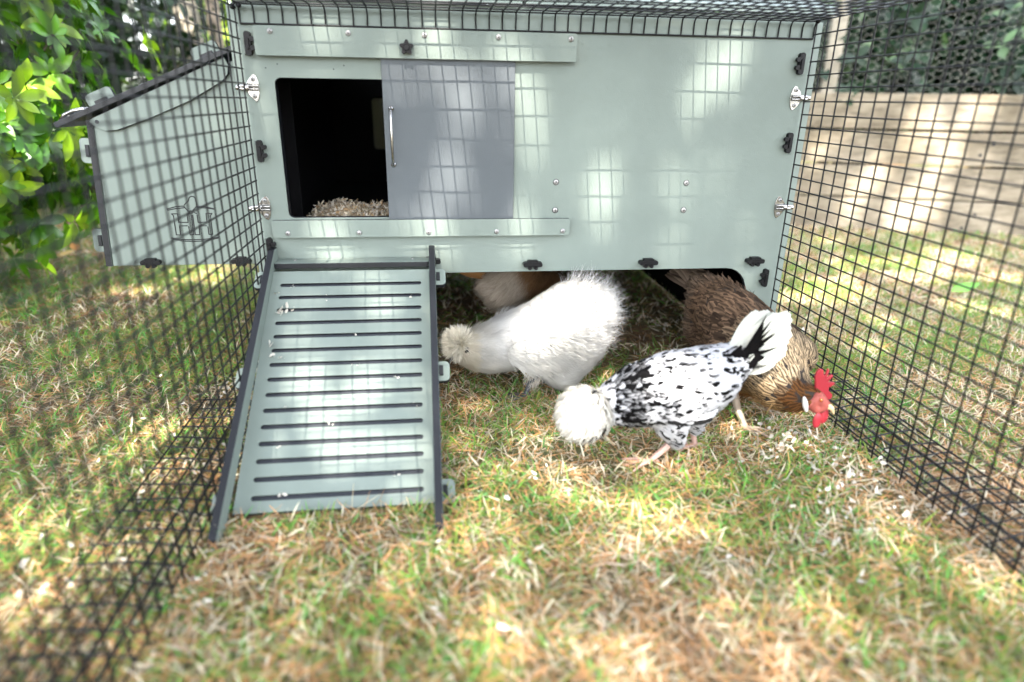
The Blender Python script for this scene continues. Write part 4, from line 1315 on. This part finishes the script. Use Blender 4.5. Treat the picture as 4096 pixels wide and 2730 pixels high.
# dark feathers in the underside of the crest
n = 170
d = norm(np.array([[.42, -.72, -.62]]) + r.normal(size=(n, 3)) * .2)
P = ctr + d * .046
D = tangent(np.array([[.1, 0, -1.]]) + r.normal(size=(n, 3)) * .3, d)
c = np.array([[.006, .005, .006]]) * r.uniform(.6, 3, (n, 1))
strip_obj("crest_underside", [strips(P, D + d * .15, d, r.uniform(.010, .019, n), r.uniform(.0025, .005, n), [.5, 1, .9, .3], -.2, c, c)], M['feather'], pol)
bm = bmesh.new()
add_tube(bm, [W(23.1, -17.3, -25.2), W(22.9, -17.5, -25.75), W(22.85, -17.55, -26.15)], .24 * K, 8, r1=.05 * K)
bm_obj("beak", bm, M['beak'], pol, smooth=True)
for sy in (-1, 1):
    one_ball("eye", (23.5, -16.5 + sy * .8, -24.95), .14, M['eye'], pol)
for (pts, a) in (([(29.5, -16.0, -26.6), (28.75, -16.0, -27.45), (27.85, -15.9, -28.4)], math.pi + .1), ([(31.65, -14.0, -26.8), (31.75, -13.95, -27.5), (31.95, -14.0, -28.4)], math.pi - .1)):
    leg(M['pinkshank'], pol, pts, toes_at(pts[-1], a, 1.7, .5), .32, .2)

# ---------------------------------------------------------------- brown hen
brn = thing("brown_hen", "brown hen with golden laced neck and bright red comb, nearest the right mesh", "hen", W(38.5, -6, -GZ))
BN = [(39.95, -14.75, -24.5, 0.8), (39.1, -13.9, -24.65, 1.3), (38.74, -12.6, -24.4, 2.05), (38.67, -11.0, -23.7, 2.6), (38.5, -9.0, -22.7, 2.7), (38.3, -5.0, -22.35, 2.95), (38.5, 0.0, -21.8, 2.3), (38.1, 2.6, -20.7, 1.0),
      (37.86, 0.0, -24.4, 1.7), (38.72, -7.0, -25.6, 2.1), (37.0, -8.6, -26.4, .7), (40.3, -8.4, -26.4, .7), (41.5, -9.2, -23.5, 1.75), (40.9, -5.4, -22.9, 1.8), (36.5, -8, -23.4, 1.5)]
me = blob(BN, [[0, 1, 2, 3, 4, 5, 6, 7], [6, 8], [3, 9, 8], [9, 10], [9, 11], [4, 12, 13, 6], [4, 14, 6]], .0045, 8)
link_mesh("body", me, M['bodydark'], brn, True)
wm = me.copy(); wm.transform(Matrix.Translation(root_loc(brn)))
def brn_col(S, P, N, r):
    n = len(P)
    y = P[:, 1] / K; z = P[:, 2] / K - GZ
    neck = np.clip((-8.7 - y) / 1.6, 0, 1)[:, None]
    low = np.clip((-25.9 - z) / 1.0, 0, 1)[:, None] * np.clip((-8.5 - y) / 2, 0, 1)[:, None]
    rear = np.clip((y + 1.5) / 2.5, 0, 1)[:, None]
    head = np.clip((-14.1 - y) / .5, 0, 1)[:, None]
    v = r.uniform(.7, 1.3, (n, 1))
    back_e = np.array([[.145, .09, .055]]); back_m = np.array([[.028, .018, .012]])
    top_ = np.clip((z[:, None] + 26.3) / 2.6, 0, 1)
    gold = np.array([[.34, .18, .055]]) * (1 - top_) + np.array([[.42, .32, .205]]) * top_
    edge = back_e * (1 - neck) + gold * neck
    mid = back_m * (1 - neck) + np.array([[.002, .0015, .0015]]) * neck
    edge = edge * (1 - low) + np.array([[.30, .11, .022]]) * low
    mid = mid * (1 - low) + np.array([[.19, .06, .012]]) * low
    edge = edge * (1 - rear * .6) + np.array([[.20, .15, .105]]) * rear * .6
    mid = mid * (1 - rear * .5) + np.array([[.13, .10, .075]]) * rear * .5
    edge = edge * (1 - head) + np.array([[.12, .05, .014]]) * head
    mid = mid * (1 - head) + np.array([[.02, .011, .007]]) * head
    solid = r.random((n, 1)) < .25 * (1 - neck)
    edge = np.where(solid, mid * 1.4, edge)
    return edge * v, edge * v * 1.1, mid * v
pf = [feathers("f", wm, 2600, 15, BN[:8], lambda S, P, r: np.where(P[:, 1] / K < -9.2, .022, .034) * r.uniform(.8, 1.2, len(P)), lambda S, P, r: np.where(P[:, 1] / K < -9.2, .0085, .015) * r.uniform(.8, 1.2, len(P)), lambda S, P, r: r.uniform(.04, .2, len(P)), brn_col, None, brn, prof=(.5, .9, 1, .9, .3), droop=.2),
      feathers("f", wm, 1500, 16, BN[:8], lambda S, P, r: r.uniform(.014, .024, len(P)), lambda S, P, r: r.uniform(.005, .008, len(P)), lambda S, P, r: r.uniform(.05, .3, len(P)), brn_col, None, brn, prof=(.5, 1, .9, .25), droop=.25, keep=lambda P: P[:, 1] / K < -8.2),
      feathers("f", wm, 2500, 18, BN[:8], lambda S, P, r: r.uniform(.02, .034, len(P)), lambda S, P, r: r.uniform(.0015, .004, len(P)), lambda S, P, r: r.uniform(.2, .6, len(P)), brn_col, None, brn, prof=(.8, 1, .7, .1), droop=.3, keep=lambda P: (P[:, 1] / K > -3) | (P[:, 2] / K < 3.2))]
strip_obj("plumage", pf, M['feather'], brn)
# wing flights and tail
r = np.random.default_rng(71)
for s in (-1, 1):
    wf = []
    for k in range(12):
        p = WA([[38.5 + s * (3.0 - .05 * k), -8.0 + .45 * k, -23.9 + .12 * k]])
        c = ONE(1, (.10, .066, .043)) * r.uniform(.7, 1.4); m_ = c * .55
        wf.append(strips(p, np.array([[-.05 * s, .97, .06]]), np.array([[s, 0, .25]]), np.array([.075]), np.array([.02]), [.5, .95, 1, 1, .9, .4], np.array([-.12]), c, c * 1.3, m_, -.1))
    strip_obj("wing", wf, M['feather'], brn)
tf = []
for k in range(16):
    p = WA([[38.0 + r.uniform(-.5, .5), 1.8 + r.uniform(-.4, .4), -20.9 + r.uniform(-.5, .4)]])
    c = ONE(1, (.15, .11, .08)) * r.uniform(.6, 1.3)
    tf.append(strips(p, np.array([[-.35 + r.uniform(-.15, .2), .8, .5 + r.uniform(-.3, .2)]]), np.array([[r.uniform(-.5, .5), -.5, .8]]), np.array([.10]), np.array([.026]), [.5, .9, 1, .95, .5], np.array([-.1]), c, c * 1.5, c * .7, -.1))
strip_obj("tail", tf, M['feather'], brn)
# head: comb, wattles, face, earlobe, eye, beak
COMB = [(39.82, -23.75), (39.55, -22.6), (39.62, -22.15), (39.86, -21.93), (40.15, -22.0), (40.32, -22.5), (40.45, -22.55), (40.62, -21.96), (40.74, -22.1), (40.55, -22.85), (41.11, -22.53), (41.2, -22.62), (40.8, -23.1),
        (41.49, -23.25), (41.46, -23.42), (41.0, -23.62), (41.05, -23.9), (41.5, -24.3), (41.47, -24.62), (41.05, -24.8), (40.6, -24.45), (40.2, -24.1)]
bm = bmesh.new()
add_sheet(bm, [COMB], W(0, -15.1, 0), Vector((K, .12 * K, 0)) - Vector((0, 0, 0)), OZ, Vector((0, .26 * K, 0)), 0)
for v in bm.verts: v.co.y -= 40.5 * .12 * K
for v in bm.verts:
    v.co = W(40.2, -15, -24.0) + (v.co - W(40.2, -15, -24.0)) * .88
cb = bm_obj("comb", bm, M['skinred'], brn, bevel=.0018, seg=3)
me = blob([(40.1, -15.2, -24.35, .52), (40.55, -15.4, -24.8, .42), (39.75, -15.1, -24.75, .5), (40.15, -15.3, -25.2, .38)], [[0, 1], [0, 2], [2, 3, 1]], .0012, 4)
link_mesh("face", me, M['faceskin'], brn, True)
bm = bmesh.new()
ball(bm, (39.12, -15.35, -24.75), .36, 3, (.55, .5, 1.75))
for v in bm.verts: v.co.x -= (v.co.z - W(0, 0, -24.75).z) * .32
bm_obj("earlobe", bm, M['lobe'], brn, smooth=True)
for (x, y, z, r_) in ((39.98, -15.75, -25.85, .34), (40.75, -15.3, -25.75, .36)):
    bm = bmesh.new()
    ball(bm, (x, y, z), r_, 3, (.95, .45, 1.75))
    bm_obj("wattle", bm, M['skinred'], brn, smooth=True)
one_ball("eye", (40.02, -15.72, -24.28), .12, M['eye'], brn)
one_ball("pupil", (40.04, -15.81, -24.29), .06, M['pupil'], brn)
me = blob([(40.55, -15.5, -24.75, .32), (40.95, -15.7, -24.95, .2), (41.12, -15.8, -25.35, .07)], [[0, 1, 2]], .0011, 3)
link_mesh("beak", me, M['beak'], brn, True)
for (pts, a) in (([(37.05, -8.8, -26.4), (36.75, -10.6, -27.5), (36.9, -11.9, -28.35)], -math.pi / 2 + .75), ([(40.3, -8.5, -26.4), (40.1, -8.1, -27.4), (40.2, -8.6, -28.4)], -math.pi / 2 + .5)):
    leg(M['shank'], brn, pts, toes_at(pts[-1], a, 1.7, .6), .36, .24)

# ---------------------------------------------------------------- buff hen under the coop
buf = thing("buff_hen", "buff hen with cream rump fluff, standing in shade under the coop", "hen", W(21, 9, -GZ))
FN = [(27.2, 12.2, -24.6, .75), (26.6, 12.0, -23.4, .95), (24.8, 11.0, -22.43, 1.3), (22.38, 9.5, -21.9, 2.0), (19.95, 8.5, -22.8, 1.85), (18.7, 8.0, -22.2, 1.2), (21.77, 9.0, -20.9, 1.6), (19.6, 8.5, -24.1, .75), (21.6, 10, -24.1, .8)]
me = blob(FN, [[0, 1, 2, 3, 4, 5], [3, 6, 5], [4, 7], [3, 8]], .005, 8)
link_mesh("body", me, M['bodybuff'], buf, True)
wm = me.copy(); wm.transform(Matrix.Translation(root_loc(buf)))
def buf_col(S, P, N, r):
    n = len(P)
    x = P[:, 0] / K; z = P[:, 2] / K - GZ
    br = np.clip((x - 21.6) / 1.2 + (z + 22.2) * .35, 0, 1)[:, None]
    c = np.array([[.46, .39, .31]]) * (1 - br) + np.array([[.19, .105, .05]]) * br
    c = c * r.uniform(.8, 1.15, (n, 1))
    return c * .8, c, c * np.where(br > .5, .6, .95)
pf = [feathers("f", wm, 2600, 25, FN[:6], lambda S, P, r: r.uniform(.022, .034, len(P)), lambda S, P, r: r.uniform(.008, .015, len(P)), lambda S, P, r: r.uniform(.05, .2, len(P)), buf_col, None, buf, droop=.2, keep=lambda P: P[:, 0] / K > 20.8),
      feathers("f", wm, 9000, 26, FN[:6], lambda S, P, r: r.uniform(.018, .034, len(P)), lambda S, P, r: r.uniform(.001, .0025, len(P)), lambda S, P, r: r.uniform(.2, .6, len(P)), lambda S, P, N, r: (*buf_col(S, P, N, r)[:2], None), None, buf, prof=(1, .9, .6, .1), droop=.5)]
v0, f0, c0 = pf[0]
strip_obj("plumage", [pf[0]], M['feather'], buf)
strip_obj("rump_fluff", [pf[1]], M['fluff'], buf)
tf = []
r = np.random.default_rng(72)
for k in range(12):
    p = WA([[19.4 + r.uniform(-.4, .5), 8.2 + r.uniform(-.8, .8), -21.2 + r.uniform(-.4, .4)]])
    c = ONE(1, (.17, .085, .032)) * r.uniform(.7, 1.3)
    tf.append(strips(p, np.array([[-.8, r.uniform(-.3, .3), .5 + r.uniform(-.3, .3)]]), np.array([[.3, -.8, .4]]), np.array([.09]), np.array([.024]), [.5, .9, 1, .95, .4], np.array([-.15]), c, c * .6, c * 1.2, -.1))
strip_obj("tail", tf, M['feather'], buf)
bm = bmesh.new()
add_tube(bm, [W(27.6, 12.4, -24.8), W(28.0, 12.5, -25.2), W(28.1, 12.5, -25.5)], .25 * K, 8, r1=.05 * K)
bm_obj("beak", bm, M['beak'], buf, smooth=True)
bm = bmesh.new()
ball(bm, (27.5, 12.3, -23.7), .5, 2, (1.2, .3, .9))
bm_obj("comb", bm, M['skinred'], buf, smooth=True)
for s in (-1, 1):
    one_ball("eye", (27.4, 12.2 + s * .72, -24.45), .13, M['eye'], buf)
for (pts, a) in (([(19.7, 8.2, -24.4), (20.0, 8.2, -26.6), (20.2, 8.1, -28.4)], .2), ([(21.7, 10, -24.4), (21.9, 10, -26.6), (22.1, 10, -28.4)], .1)):
    leg(M['shank'], buf, pts, toes_at(pts[-1], a, 1.6, .5), .34, .22)
